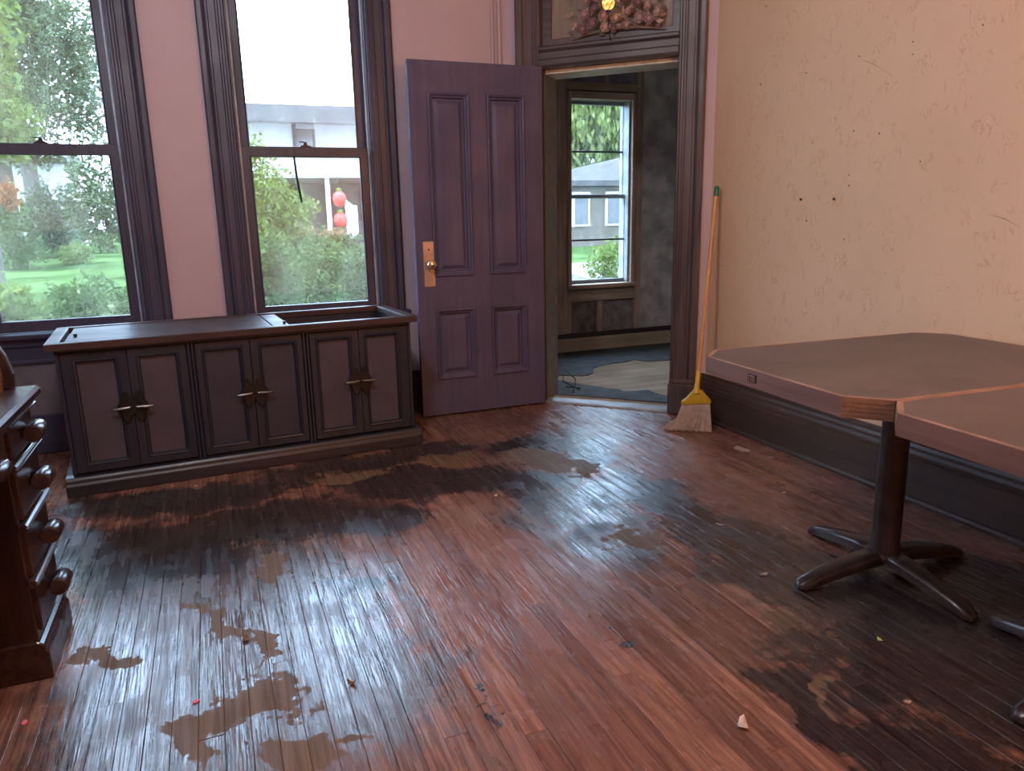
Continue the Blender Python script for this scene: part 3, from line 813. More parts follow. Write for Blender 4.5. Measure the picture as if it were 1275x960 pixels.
# ------------------------------------------------------------------ broom
M['br_yel'] = plain('yellow_broom_plastic', (0.60, 0.38, 0.02), 0.4, var=0.1, bump=0)
M['br_wood'] = wood('varnished_broom_handle', (0.48, 0.24, 0.07), (0.62, 0.35, 0.12), 0.35, 'z')
M['br_green'] = plain('green_handle_cap', (0.01, 0.16, 0.10), 0.4, var=0.1, bump=0)
M['bristle'] = plain('tan_bristles', (0.58, 0.47, 0.35), 0.8, var=0.2, scale=30)
B = tag(empty('broom', (2.575, 3.535, 0)), 'upright broom with yellow head and tan bristles leaning in the corner', 'broom')
ax = Vector((.803, -.596, 0))       # sweep direction of the head
nv = Vector((.596, .803, 0))
top = Vector((2.778 - 2.575, 3.695 - 3.535, 1.415))
neck = Vector((.008, .006, .345))
u = (top - neck).normalized()
MB().tube([neck, neck + u * .02, top - u * .06, top - u * .055], [.0115, .0115, .0115, .0115], 12).build('handle', 'br_wood', B, 0, True)
MB().tube([top - u * .06, top - u * .055, top - u * .01, top - u * .004, top], [.012, .0145, .0145, .012, .005], 12).build('handle_cap', 'br_green', B, 0, True)
MB().tube([neck - u * .115, neck - u * .08, neck + u * .015, neck + u * .018], [.024, .016, .0135, .0125], 12).build('socket', 'br_yel', B, 0, True)
def slab(sections, name, mat):
    b = MB()
    for lo, hi, wy, z in sections:
        a, c = ax * lo, ax * hi
        for p, q in ((a, -1), (c, -1), (c, 1), (a, 1)):
            b.v.append(tuple(p + nv * wy * q + Vector((0, 0, z if not isinstance(z, tuple) else (z[0] if p is a else z[1])))))
    for j in range(len(sections) - 1):
        for i in range(4):
            b.f.append((j * 4 + i, j * 4 + (i + 1) % 4, (j + 1) * 4 + (i + 1) % 4, (j + 1) * 4 + i))
    b.f += [(3, 2, 1, 0), tuple(4 * (len(sections) - 1) + i for i in range(4))]
    return b.build(name, mat, B, .004, True)
slab([(-.088, .080, .026, (.158, .172)), (-.090, .083, .028, (.176, .188)), (-.062, .064, .026, (.196, .206)), (-.020, .026, .02, (.25, .25))], 'head', 'br_yel')
bb = MB()
rg = random.Random(3)
for i in range(900):
    s, w = rg.random(), rg.uniform(-1, 1)
    a = ax * (-.082 + .158 * s) + nv * (w * .024) + Vector((0, 0, .162 + .012 * s))
    e = ax * (-.192 + .280 * s + rg.uniform(-.006, .006)) + nv * (w * .034 + rg.uniform(-.004, .004)) + Vector((0, 0, rg.uniform(.002, .008)))
    mdl = (a + e) / 2 + ax * (.026 * (1 - s)) + Vector((0, 0, -.016 * (1 - s)))
    d = ax * .0016
    for p, q in ((a, mdl), (mdl, e)):
        k = len(bb.v)
        bb.v += [tuple(p - d), tuple(p + d), tuple(q + d), tuple(q - d), tuple(p + nv * .002), tuple(q + nv * .002)]
        bb.f += [(k, k + 1, k + 2, k + 3), (k + 1, k + 4, k + 5, k + 2), (k + 4, k, k + 3, k + 5)]
stuff(bb.build('bristles', 'bristle', B))

# ------------------------------------------------------------------ transom decoration: dried flower spray and amber globe
M['petal_a'] = plain('dusty_rose_petal', (0.38, 0.25, 0.25), 0.8, var=0.25, scale=30)
M['petal_b'] = plain('faded_cream_petal', (0.46, 0.33, 0.27), 0.8, var=0.25, scale=30)
M['petal_c'] = plain('mauve_petal', (0.25, 0.145, 0.16), 0.8, var=0.25, scale=30)
M['dry_leaf'] = plain('dried_leaf', (0.17, 0.125, 0.10), 0.85, var=0.3, scale=20)
FS = tag(empty('dried_flower_spray', (SUM / 2, SUM / 2, 0), R(-45)), 'faded dried flower spray along the transom ledge above the doorway', 'flowers')
rg = random.Random(11)
def rose(r):
    b = MB()
    b.lathe([(r * .25, -r * .5), (r * .55, -r * .25), (r * .5, r * .25), (r * .22, r * .42)], 8)
    for ring, (n, rad, hgt, sz) in enumerate(((4, .30, .35, .55), (5, .55, .15, .7), (6, .8, -.1, .8))):
        for k in range(n):
            a = 2 * math.pi * (k + .5 * ring) / n
            c, s = math.cos(a), math.sin(a)
            w = r * sz * .55
            base = (c * r * rad * .5, s * r * rad * .5, r * (hgt - .45))
            mid = (c * r * rad, s * r * rad, r * hgt)
            tip = (c * r * rad * 1.22, s * r * rad * 1.22, r * (hgt + .12))
            t = (-s, c)
            b.add([base, (mid[0] + t[0] * w, mid[1] + t[1] * w, mid[2]), (tip[0] + t[0] * w * .5, tip[1] + t[1] * w * .5, tip[2]), (tip[0] - t[0] * w * .5, tip[1] - t[1] * w * .5, tip[2]), (mid[0] - t[0] * w, mid[1] - t[1] * w, mid[2])],
                  [(0, 1, 2), (0, 2, 3), (0, 3, 4)])
    return b
spots = [(-1.55, 2.40, .028), (-1.50, 2.37, .030), (-1.49, 2.45, .032), (-1.44, 2.40, .036), (-1.43, 2.48, .03), (-1.37, 2.43, .032), (-1.36, 2.37, .030), (-1.29, 2.41, .034), (-1.31, 2.36, .026),
         (-1.22, 2.44, .036), (-1.23, 2.37, .03), (-1.15, 2.40, .034), (-1.16, 2.48, .032), (-1.10, 2.46, .03), (-1.09, 2.385, .030), (-1.04, 2.42, .03), (-1.25, 2.52, .034), (-1.40, 2.54, .034), (-1.48, 2.53, .03), (-1.13, 2.55, .034), (-1.05, 2.52, .03)]
for x, z, r in spots:
    o = rose(r).build('bloom', rg.choice(('petal_a', 'petal_b', 'petal_c')), FS, 0, True)
    o.location = (x, -.005 + rg.uniform(-.02, .0), z)
    o.rotation_euler = (R(80) + rg.uniform(-.4, .4), rg.uniform(-.5, .5), rg.uniform(-.4, .4))
MB().tube([(-1.58, .012, 2.325), (-1.45, .005, 2.35), (-1.3, .0, 2.36), (-1.15, .005, 2.35), (-1.0, .012, 2.325)], [.003, .008, .01, .008, .003], 6).build('stem', 'dry_leaf', FS, 0, True)
for k in range(46):
    x = rg.uniform(-1.60, -1.0)
    z = 2.33 + rg.random() * .22 * (1 - abs((x + 1.3) / .4) ** 2 * .7)
    L, w = rg.uniform(.03, .06), rg.uniform(.008, .014)
    o = MB().add([(0, 0, 0), (w, .004, L * .4), (0, .008, L), (-w, .004, L * .4), (0, -.004, L * .45)], [(0, 1, 4), (1, 2, 4), (2, 3, 4), (3, 0, 4)]).build('leaf', rg.choice(('dry_leaf', 'petal_c', 'petal_b')), FS)
    o.location = (x, rg.uniform(-.01, .012), z)
    o.rotation_euler = (rg.uniform(-.5, .2), rg.uniform(-1.7, 1.7), rg.uniform(-.5, .5))
tm = NT('amber_globe_glass')
co = tm.n('TexCoord').outputs['Object']
f = tm.rng(tm.noise(co, 60, 2), 0.42, 0.62)
em = tm.n('Emission', None, Color=tm.mix(f, (0.75, 0.16, 0.01), (1.0, 0.62, 0.22)), Strength=1.6)
tm.t.links.new(em.outputs[0], tm.out.inputs[0])
M['amber'] = tm.m
AL = tag(empty('amber_globe', (SUM / 2, SUM / 2, 0), R(-45)), 'small glowing amber globe among the dried flowers', 'light')  # amber glow built as a globe; its base and stem are added
MB().lathe([(.006, -.036), (.024, -.03), (.035, -.012), (.037, .008), (.029, .027), (.014, .037), (.002, .039)], 16, (-1.315, -.105, 2.475)).build('globe', 'amber', AL, 0, True)
MB().lathe([(.014, 0), (.016, .006), (.014, .012), (.006, .018)], 12, (-1.315, -.105, 2.424)).build('base', 'metal_dark', AL, 0, True)
MB().tube([(-1.315, -.105, 2.428), (-1.315, -.10, 2.36), (-1.315, -.07, 2.30), (-1.315, -.042, 2.283)], .003, 6).build('stem', 'metal_dark', AL, 0, True)

# ------------------------------------------------------------------ small things on walls, window and floor
M['blackcord'] = plain('black_cord', (0.01, 0.01, 0.012), 0.6, bump=0)
o = MB().tube([(.525, 4.800, 1.646), (.527, 4.795, 1.60), (.531, 4.794, 1.52), (.541, 4.794, 1.43), (.549, 4.796, 1.375)], [.006, .007, .008, .008, .006], 8).build('hanging_cord', 'blackcord', None, 0, True)
tag(o, 'short black cord hanging from the meeting rail of the window', 'cord')
for y, z, l in ((3.063, 1.322, 'dark nail head in the peach wall, left of its pair'), (2.842, 1.318, 'dark nail head in the peach wall, right of its pair')):
    o = MB().lathe([(.003, 0), (.003, -.006), (.0065, -.007), (.0065, -.010), (.002, -.011)], 10, (XR, y, z), 'x').build('nail', 'metal_dark', None, 0, True)
    tag(o, l, 'nail', 'nail heads in the wall')
M['pit'] = plain('dark_pit', (0.07, 0.04, 0.03), 0.9, bump=0)
M['gouge'] = plain('plaster_gouge', (0.40, 0.24, 0.155), 0.9, bump=0)
rg = random.Random(5)
for y, z in ((3.412, 2.311), (2.762, 1.946), (3.089, 1.93), (3.424, 1.93), (2.76, 1.622), (2.612, 1.596), (3.019, 1.593), (2.768, 1.425), (2.763, 1.377), (2.767, 1.128), (3.022, 1.215), (3.34, 1.219), (2.479, 1.949), (2.475, 1.90), (2.169, 1.945), (2.386, 1.46)):
    r = rg.uniform(.0022, .0042)
    MB().lathe([(r, .001), (r, -.0012), (r * .3, -.0016)], 7, (XR, y, z), 'x').build('nail_hole', 'pit', wr_, 0, True)
for pts in ([(2.065, 1.241), (1.992, 1.222), (1.919, 1.187)], [(1.938, .936), (1.911, .944), (1.892, .958)], [(2.77, 1.941), (2.676, 1.896), (2.584, 1.84)], [(2.318, 1.647), (2.29, 1.659), (2.278, 1.673)], [(2.39, 1.45), (2.37, 1.43), (2.345, 1.415)]):
    MB().tube([(XR, y, z) for y, z in pts], [.0004, .0014, .0004], 5).build('scratch', 'gouge', wr_)
M['paper'] = plain('off_white_scrap', (0.55, 0.45, 0.38), 0.8, var=0.15, scale=40)
M['brown_scrap'] = plain('dry_brown_scrap', (0.16, 0.08, 0.035), 0.8, var=0.3, scale=40)
M['pink_dot'] = plain('pink_paper', (0.75, 0.16, 0.20), 0.6, var=0.1)
M['lime'] = plain('lime_paper', (0.50, 0.52, 0.16), 0.6, var=0.1)
M['plaster'] = plain('plaster_crumb', (0.42, 0.31, 0.25), 0.85, var=0.25, scale=60)
def flake(loc, r, mat, name, label, cat, seed, curl=.3, n=9, asp=.6):
    rg = random.Random(seed)
    b = MB()
    a0 = rg.uniform(0, 6)
    topv, bot = [], []
    for k in range(n):
        a = 2 * math.pi * k / n
        q = r * rg.uniform(.75, 1.15)
        x, y = math.cos(a) * q, math.sin(a) * q * asp
        z = curl * x * x / r + .001
        p = (x * math.cos(a0) - y * math.sin(a0), x * math.sin(a0) + y * math.cos(a0))
        topv.append((*p, z + .0018))
        bot.append((*p, z))
    c = len(b.v)
    b.v = topv + bot + [(0, 0, .0035 + .002 * rg.random()), (0, 0, .001)]
    for k in range(n):
        j = (k + 1) % n
        b.f += [(k, j, 2 * n), (n + j, n + k, 2 * n + 1), (k, n + k, n + j, j)]
    o = b.build(name, mat)
    o.location = (loc[0], loc[1], 0.0)
    tag(o, label, cat)
for a in (((1.128, 1.307), .024, 'paper', 'paper_scrap', 'curled off-white paper scrap on the bare red boards near the bottom edge', 'scrap', 1, .5),
          ((.245, 1.879), .014, 'brown_scrap', 'dry_leaf', 'small brown dry leaf on the glossy worn boards', 'leaf', 2, .9),
          ((-.02, 2.237), .020, 'brown_scrap', 'wood_splinter', 'brown splinter of wood left of the tan stain', 'splinter', 3, .5),
          ((-.578, 2.059), .012, 'pink_dot', 'paper_dot', 'pink paper dot near the foot of the desk', 'scrap', 4, 0),
          ((-.16, 1.97), .010, 'pink_dot', 'paper_dot', 'smaller pink dot on the glossy worn boards', 'scrap', 5, 0),
          ((2.583, 3.122), .055, 'plaster', 'plaster_flake', 'large flat plaster flake by the baseboard near the broom', 'debris', 6, .06),
          ((2.40, 2.62), .028, 'brown_scrap', 'bark_scrap', 'dark brown scrap on red boards before the baseboard', 'debris', 7, .4),
          ((1.754, 1.456), .011, 'lime', 'candy_wrapper', 'tiny lime yellow wrapper on the blackened boards', 'wrapper', 8, .3),
          ((2.632, 2.95), .014, 'plaster', 'plaster_chip', 'small plaster chip right of the large flake', 'debris', 9, .2),
          ((2.33, 2.52), .016, 'plaster', 'plaster_chip', 'pale chip beside the dark brown scrap', 'debris', 10, .2),
          ((1.582, 1.21), .012, 'plaster', 'plaster_chip', 'pale chip on the black stain by the tan streak', 'debris', 12, .3),
          ((.954, 3.595), .020, 'brown_scrap', 'wood_splinter', 'dark splinter on the floor right of the console', 'splinter', 13, .4),
          ((1.115, 3.044), .013, 'paper', 'paper_scrap', 'pale crumb of paper on the red boards before the doorway', 'scrap', 14, .4),
          ((-.18, 3.79), .010, 'paper', 'paper_scrap', 'tiny white scrap beside the console plinth', 'scrap', 15, .3),
          ((1.85, 2.35), .018, 'paper', 'paper_scrap', 'white sliver on the dark boards left of the table foot', 'scrap', 16, .2, 9, .25),
          ((1.72, 1.93), .016, 'plaster', 'plaster_chip', 'pale chip on dark boards just left of the table base', 'debris', 17, .2),
          ((1.02, 1.93), .008, 'brown_scrap', 'bark_scrap', 'tiny dark crumb on the bare red boards', 'debris', 18, .3)):
    flake(*a)

# ------------------------------------------------------------------ outdoors
M['grass'] = plain('sunlit_lawn', (0.032, 0.056, 0.018), 0.95, var=0.45, scale=1.3, bump=0.3, spec=0.0)
M['bark'] = plain('grey_bark', (0.045, 0.036, 0.03), 0.9, var=0.4)
M['leaf_y'] = leaf_mat('yellow_green_leaves', (0.0467, 0.0809, 0.0087), (0.0890, 0.1169, 0.0180), (0.0635, 0.0959, 0.0149))
M['leaf_b'] = leaf_mat('blue_green_leaves', (0.0212, 0.0467, 0.0166), (0.0510, 0.0809, 0.0297), (0.0298, 0.0554, 0.0240))
M['leaf_g'] = leaf_mat('mid_green_leaves', (0.0236, 0.0510, 0.0105), (0.0554, 0.0890, 0.0197), (0.0193, 0.0405, 0.0119))
M['leaf_w'] = leaf_mat('willow_leaves', (0.0703, 0.0959, 0.0180), (0.1169, 0.1381, 0.0376), (0.0890, 0.1064, 0.0267))
M['leaf_d'] = leaf_mat('dark_shrub_leaves', (0.0124, 0.0255, 0.0105), (0.0342, 0.0510, 0.0210), (0.0279, 0.0212, 0.0166))
M['leaf_o'] = leaf_mat('orange_blossom', (0.1488, 0.0379, 0.0074), (0.1698, 0.0747, 0.0180), (0.1381, 0.0467, 0.0149))
M['leaf_p'] = leaf_mat('pink_blossom', (0.1312, 0.0635, 0.0329), (0.1488, 0.0959, 0.0478), (0.0959, 0.0845, 0.0297))
M['siding'] = plain('white_siding', (0.3360, 0.3280, 0.3200), 0.7, var=0.06, scale=3)
M['siding_t'] = plain('tan_siding', (0.075, 0.062, 0.048), 0.9, var=0.12, scale=3, spec=0.1)
M['fascia'] = plain('grey_fascia', (0.0527, 0.0496, 0.0496), 0.7, var=0.12, scale=2, spec=0.1)
M['porch_dark'] = plain('brown_grey_porch_wall', (0.0585, 0.0455, 0.0390), 0.8, var=0.2, scale=2)
M['shingle'] = plain('grey_shingles', (0.045, 0.042, 0.041), 0.95, var=0.35, scale=6, spec=0.05)
M['h_glass'] = plain('house_window_glass', (0.02, 0.022, 0.022), 0.3, var=0.2, bump=0)
M['red'] = plain('red_lantern', (0.35, 0.02, 0.012), 0.5, var=0.1, bump=0)
M['white_metal'] = plain('white_enamel', (0.8, 0.8, 0.8), 0.4, var=0.05, bump=0)
M['terrac'] = plain('path_gravel', (0.10, 0.095, 0.075), 0.9, var=0.15, scale=3)

def gz(y):
    return -0.55 if y < 7 else (-0.55 + (y - 7) / 7 * .72 if y < 14 else min(0.17 + (y - 14) / 6 * .36, .53))
b = MB()
ys = [5.2, 6, 7, 8, 9, 10, 11, 12, 13, 14, 15, 16, 17, 18, 19, 20, 24, 32, 45, 80]
xs = [-40, -20, -10, -6, -3, 0, 3, 6, 10, 15, 22, 35, 60]
for y in ys:
    for x in xs:
        b.v.append((x, y, gz(y) + (.03 * math.sin(x * 1.3) * math.cos(y * .9) if y < 40 else 0)))
for j in range(len(ys) - 1):
    for i in range(len(xs) - 1):
        q = j * len(xs) + i
        b.f.append((q, q + 1, q + len(xs) + 1, q + len(xs)))
struct(b.build('ground', 'grass', None, 0, True), 'green lawn outside the windows')

def leaves(name, blobs, n, size, mat, parent, seed, asp=.45, droop=False):
    g = np.random.default_rng(seed)
    bl = np.array(blobs, float)                 # x y z rx ry rz
    wgt = bl[:, 3] * bl[:, 4] * bl[:, 5]
    k = g.choice(len(bl), n, p=wgt / wgt.sum())
    d = g.normal(size=(n, 3))
    d /= np.linalg.norm(d, axis=1)[:, None]
    rad = g.random(n) ** .45
    lump = 1 + .22 * np.sin(d[:, 0] * 5 + k) * np.cos(d[:, 2] * 6 + k * 2) + .12 * np.sin(d[:, 1] * 11)
    p = bl[k, :3] + d * (rad * lump)[:, None] * bl[k, 3:]
    t = g.normal(size=(n, 3))
    if droop:
        t = t * .25 + np.array([0, 0, -1.0])
    t /= np.linalg.norm(t, axis=1)[:, None]
    s = np.cross(t, g.normal(size=(n, 3)))
    s /= np.linalg.norm(s, axis=1)[:, None]
    L = (size * g.uniform(.6, 1.3, n))[:, None]
    V = np.stack([p - t * L * .5, p + s * L * asp * .5, p + t * L * .5, p - s * L * asp * .5], 1).reshape(-1, 3)
    me = bpy.data.meshes.new(name)
    me.vertices.add(4 * n)
    me.vertices.foreach_set('co', V.ravel())
    me.loops.add(4 * n)
    me.loops.foreach_set('vertex_index', np.arange(4 * n))
    me.polygons.add(n)
    me.polygons.foreach_set('loop_start', np.arange(n) * 4)
    me.update(calc_edges=True)
    me.materials.append(M[mat])
    o = bpy.data.objects.new(name, me)
    COL.objects.link(o)
    o.parent = parent
    return stuff(o)

def plant(name, label, cat, loc, blobs, n, size, mat, seed, trunk=None, group=None, droop=False, extra=None):
    e = tag(empty(name, loc), label, cat, group)
    leaves('foliage', blobs, n, size, mat, e, seed, droop=droop)
    if trunk:
        h, r = trunk
        tb = MB().tube([(0, 0, -.1), (.05, 0, h * .35), (-.04, .05, h * .7), (.03, 0, h)], [r * 1.3, r, r * .8, r * .5], 10)
        tb.build('trunk', 'bark', e, 0, True)
        rg = random.Random(seed)
        for k in range(6):
            a = rg.uniform(0, 6.28)
            bl = blobs[k % len(blobs)]
            MB().tube([(0, 0, h * (.5 + .07 * k)), ((bl[0]) * .5 + .1 * math.cos(a), bl[1] * .5 + .1 * math.sin(a), h * .6 + (bl[2] - h * .6) * .55), (bl[0], bl[1], bl[2])], [r * .5, r * .32, r * .12], 7).build('branch', 'bark', e, 0, True)
    else:
        rg = random.Random(seed)
        for k in range(5):
            bl = blobs[k % len(blobs)]
            MB().tube([(bl[0] * .3, bl[1] * .3, -.05), (bl[0] * .6, bl[1] * .6, bl[2] * .5), (bl[0] + rg.uniform(-.1, .1), bl[1], bl[2])], [.02, .014, .006], 6).build('stem', 'bark', e, 0, True)
    if extra:
        leaves('blossom', extra[0], extra[1], extra[2], extra[3], e, seed + 9)
    return e
# left window
plant('leafy_tree', 'bright yellow green tree at the left edge of the left window', 'tree', (-2.75, 12, gz(12)),
      [(-.1, 0, 3.3, .85, .8, 1.2), (.25, 0, 2.6, .6, .6, .6), (.0, 0, 4.4, .8, .8, .8)], 8000,   .12, 'leaf_y', 21, (3.2, .09))
plant('large_tree', 'large hazy blue green tree filling the upper left window', 'tree', (-4.5, 25, gz(25)),
      [(-.9, 0, 7.0, 2.2, 1.7, 2.2), (.7, 0, 5.9, 1.7, 1.4, 1.7), (-1.7, .3, 4.5, 1.7, 1.3, 1.5), (.5, -.3, 4.1, 1.5, 1.2, 1.0), (1.75, 0, 5.0, .75, .7, 1.2), (1.7, 0, 3.6, .7, .7, .9), (-.6, 0, 9.2, 1.9, 1.4, 1.3), (.2, 0, 2.9, 1.0, .8, .7)], 42000, .17, 'leaf_b', 22, (6.0, .2))
plant('purple_shrub', 'dark purplish shrub before the white garage', 'shrub', (-3.42, 19.8, gz(20)), [(0, 0, .85, .42, .4, .85), (.2, 0, .55, .4, .4, .55)], 2600, .13, 'leaf_d', 23, group='shrubs along the lawn')
plant('green_shrub', 'tall rounded green shrub at the right side of the lawn', 'shrub', (-2.62, 22, gz(22)), [(0, 0, 1.35, .75, .6, 1.3), (.5, 0, 1.0, .5, .5, .9), (-.45, 0, .9, .45, .5, .8)], 4200, .15, 'leaf_b', 24, group='shrubs along the lawn')
plant('flowering_shrub', 'shrub with orange blossom at the left edge of the lawn', 'shrub', (-3.75, 18, gz(18)), [(0, 0, .8, .5, .5, .8), (-.6, 0, 1.0, .6, .5, 1.0), (.3, 0, .35, .4, .4, .35)], 3000, .12, 'leaf_g', 25,
      extra=([(.15, -.35, 1.45, .22, .2, .3)], 500, .1, 'leaf_o'), group='shrubs along the lawn')
plant('low_shrub', 'low sunlit shrub at the foot of the purplish shrub', 'shrub', (-2.72, 18.6, gz(18.6)), [(0, 0, .2, .36, .3, .24)], 900, .1, 'leaf_y', 26, group='shrubs along the lawn')
for i, (x, y, w, h, mt, lb) in enumerate(((-1.68, 7.5, .30, 1.24, 'leaf_y', 'bright garden shrub at the left under the left window'), (-1.25, 8.6, .42, 1.10, 'leaf_g', 'green garden shrub in the middle under the left window'),
                                          (-.72, 7.5, .32, 1.20, 'leaf_g', 'green garden shrub at the right under the left window'), (.46, 7.5, .30, 1.55, 'leaf_g', 'tall garden shrub at the left under the right window'),
                                          (1.10, 8.7, .45, 1.40, 'leaf_g', 'garden shrub in the middle under the right window'), (1.46, 7.5, .30, 1.48, 'leaf_b', 'blue green garden shrub at the right under the right window'),
                                          (.40, 6.7, .16, 1.0, 'leaf_y', 'small yellow green sprig low in the corner of the right window'))):
    z = gz(y)
    plant('garden_shrub', lb, 'shrub', (x, y, z), [(0, 0, h * .55, w, w, h * .5), (w * .4, 0, h * .8, w * .6, w * .6, h * .25), (-w * .4, .1, h * .75, w * .6, w * .6, h * .28)], 3600 if i < 6 else 700, .075, mt, 40 + i, group='garden shrubs below the windows')
# white garage behind the lawn
G = tag(empty('garage', (-5.1, 28, gz(28))), 'small white garage behind the lawn shrubs', 'garage')
bx('wall', 'siding', G, -.35, 1.05, 0, 3, 0, 2.65, 0)
bx('wall', 'siding_t', G, -2.2, -.36, .2, 3, 0, 3.1, 0)
MB().prism([(-.25, 2.65), (3.2, 2.65), (3.2, 2.8), (1.5, 3.3), (-.25, 2.8)], 'x', -2.4, 1.2).build('roof', 'fascia', G)
bx('downspout', 'fascia', G, .12, .17, -.05, 0, 0, 2.65, 0)
# house seen in the right window
H = tag(empty('porch_house', (0, 0, 0)), 'white house with shaded porch seen in the right window', 'house')
bx('wall', 'siding', H, .9, 9.5, 26, 32, .2, 4.3, 0)
bx('fascia', 'fascia', H, .5, 9.8, 24.0, 24.12, 4.12, 4.62, 0)
bx('eave', 'siding', H, .5, 9.8, 24.12, 32, 4.3, 4.5, 0)
wn = bx('window', 'fascia', H, 2.85, 3.55, 25.93, 26.0, 3.35, 4.32, 0)
bx('pane', 'h_glass', wn, 2.93, 3.47, 25.91, 25.93, 3.42, 4.25, 0)
bx('pillar_cap', 'fascia', H, 2.76, 3.3, 24.1, 24.3, 3.95, 4.12, 0)
bx('porch_roof', 'siding', H, 1.3, 8.5, 22.0, 26, 2.42, 2.92, 0)
bx('porch_wall', 'porch_dark', H, 1.5, 8.3, 25.85, 26, .2, 2.42, 0)
bx('porch_floor', 'fascia', H, 1.4, 8.4, 22.1, 26, .2, .55, 0)
for x in (1.6, 3.28, 5.0):
    bx('porch_post', 'siding', H, x - .06, x + .06, 22.15, 22.27, .55, 2.42, 0)
wn = bx('window', 'fascia', H, 2.35, 3.1, 25.78, 25.85, 1.0, 2.0, 0)
bx('pane', 'h_glass', wn, 2.42, 3.03, 25.76, 25.78, 1.06, 1.94, 0)
o = tag(empty('paper_lantern', (3.52, 21.72, 0)), 'red double paper lantern hanging before the white porch', 'lantern')
for z, zt in ((1.83, 2.42), (1.25, 1.64)):
    MB().lathe([(.06, -.22), (.15, -.15), (.19, -.02), (.17, .12), (.07, .2)], 14, (0, 0, z)).build('shade', 'red', o, 0, True)
    MB().lathe([(.08, .2), (.08, .26), (.02, .3)], 10, (0, 0, z)).build('cap', 'leaf_y', o, 0, True)
    MB().tube([(0, 0, z + .29), (0, 0, zt)], .012, 5).build('string', 'metal_dark', o)
MB().tube([(0, 0, 2.42), (0, .281, 2.45)], .015, 6).build('hook', 'metal_dark', o)
ch = tag(empty('folding_chair', (3.95, 22.4, .55)), 'white folded chair leaning on the porch post', 'chair')
for k in range(5):
    bx('slat', 'white_metal', ch, -.16 + k * .07, -.11 + k * .07, -.02, .02, .1 + .05 * k, 1.25 - .05 * k, 0)
for z in (.3, .7, 1.05):
    bx('rail', 'white_metal', ch, -.18, .18, .02, .05, z, z + .05, 0)
plant('light_shrub', 'airy pale green shrub left of the porch', 'shrub', (1.15, 16, gz(16)), [(0, 0, 1.5, .5, .5, .7), (.45, 0, 1.1, .55, .5, .6), (-.1, 0, .7, .55, .5, .6), (-.15, 0, 2.2, .3, .3, .5)], 3600, .12, 'leaf_y', 61)
plant('flower_bed_shrub', 'shrub with pinkish blossom before the porch', 'shrub', (2.95, 19, gz(19)), [(0, 0, .25, .6, .5, .3), (-.9, 0, .3, .6, .5, .35)], 2600, .11, 'leaf_g', 62, extra=([(-.1, -.3, .45, .35, .3, .15), (-.8, -.3, .55, .3, .3, .16)], 700, .09, 'leaf_p'))
# seen through the vestibule window
plant('willow_tree', 'drooping yellow green willow beyond the vestibule window', 'tree', (15.2, 28, gz(28)), [(0, 0, 5.2, 2.8, 2, 2.6), (-1.2, 0, 3.6, 1.8, 1.5, 2), (1.6, 0, 3.8, 1.8, 1.5, 2.2), (0, 0, 8, 2.5, 2, 1.5)], 15000, .3, 'leaf_w', 71, (5, .25), droop=True)
HB = tag(empty('hip_roof_house', (0, 0, 0)), 'small tan house with grey hip roof beyond the vestibule window', 'house')
bx('wall', 'siding_t', HB, 9.0, 14.6, 18.3, 23.5, .2, 1.98, 0)
MB().add([(8.75, 18, 2.0), (15, 18, 2.0), (15, 24, 2.0), (8.75, 24, 2.0), (8.75, 18, 2.14), (15, 18, 2.14), (15, 24, 2.14), (8.75, 24, 2.14), (12.5, 21.2, 3.04), (13.0, 21.2, 3.04)],
         [(0, 3, 2, 1), (0, 1, 5, 4), (1, 2, 6, 5), (2, 3, 7, 6), (3, 0, 4, 7), (4, 5, 9, 8), (5, 6, 9), (6, 7, 8, 9), (7, 4, 8)]).build('roof', 'shingle', HB)
for x in (9.15, 10.15, 11.6):
    wn = bx('window', 'siding', HB, x - .06, x + .46, 18.24, 18.3, .95, 1.85, 0)
    bx('pane', 'h_glass', wn, x, x + .4, 18.22, 18.24, 1.0, 1.8, 0)
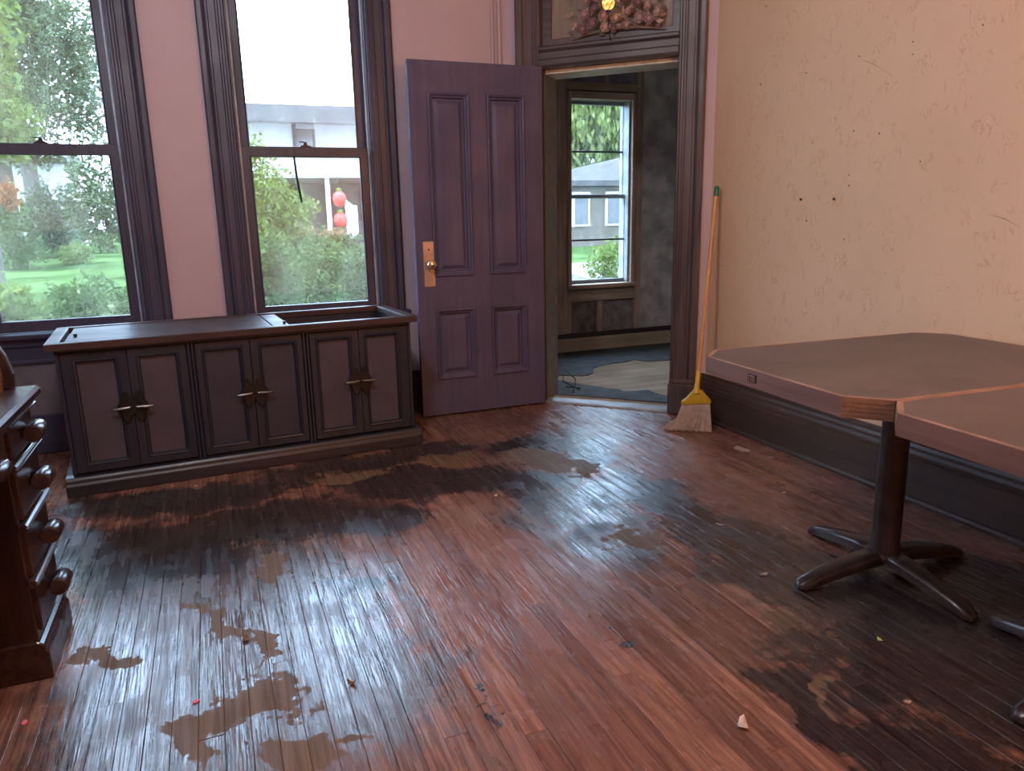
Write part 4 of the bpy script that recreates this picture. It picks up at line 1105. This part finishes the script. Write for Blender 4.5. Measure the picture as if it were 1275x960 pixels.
plant('garden_bush', 'sunlit bush beyond the vestibule window', 'shrub', (5.55, 10, gz(10)), [(0, 0, .75, .32, .3, .35), (.35, 0, .95, .25, .3, .3)], 1500, .08, 'leaf_y', 72)
struct(MB().prism([(4.9, 8.2), (9.5, 8.2), (12, 13.5), (6, 13.5)], 'z', -.8, .32).build('path', 'terrac'), 'pale gravel path beyond the vestibule window')

# ------------------------------------------------------------------ added ceiling lamp, out of view, to brighten the room
tm = NT('added_lamp_bowl')
em = tm.n('Emission', None, Color=(0.97, 0.93, 1.0, 1), Strength=3.0)
tm.t.links.new(em.outputs[0], tm.out.inputs[0])
M['bowl'] = tm.m
LP = tag(empty('added_ceiling_lamp', (-.15, 1.7, 0)), 'added white glass bowl ceiling lamp overhead, out of view', 'lamp')
MB().lathe([(.02, 3.03), (.12, 3.045), (.19, 3.09), (.21, 3.15), (.20, 3.155)], 24).build('glass_bowl', 'bowl', LP, 0, True)
MB().tube([(0, 0, 3.15), (0, 0, HC - .02)], .012, 8).build('rod', 'metal_dark', LP)
MB().lathe([(.07, HC - .03), (.06, HC)], 16).build('canopy', 'metal_dark', LP)
lb = light('added_ceiling_bulb', 'POINT', (-.15, 1.7, 2.90), 84, (0.90, 0.92, 1.0), shadow_soft_size=.16)

# added warm lamp, unseen, for the orange light on the right wall
M['shade'] = plain('amber_fabric_shade', (0.7, 0.45, 0.25), 0.8)
FL = tag(empty('added_floor_lamp', (2.35, -1.1, 0)), 'added standing lamp with amber shade behind the viewer', 'lamp')
MB().lathe([(.15, 0), (.15, .015), (.02, .035), (.012, .05)], 20).build('base', 'metal_dark', FL, 0, True)
MB().tube([(0, 0, .04), (0, 0, 1.62)], .011, 8).build('pole', 'metal_dark', FL)
b = MB()
n = 24
for r, z in ((.21, 1.55), (.14, 1.83)):
    b.v += [(r * math.cos(2 * math.pi * k / n), r * math.sin(2 * math.pi * k / n), z) for k in range(n)]
b.f = [(k, (k + 1) % n, n + (k + 1) % n, n + k) for k in range(n)]
b.build('shade', 'shade', FL, 0, True)
light('added_floor_bulb', 'POINT', (2.35, -1.1, 1.95), 118, (1.0, 0.42, 0.13), shadow_soft_size=.05)
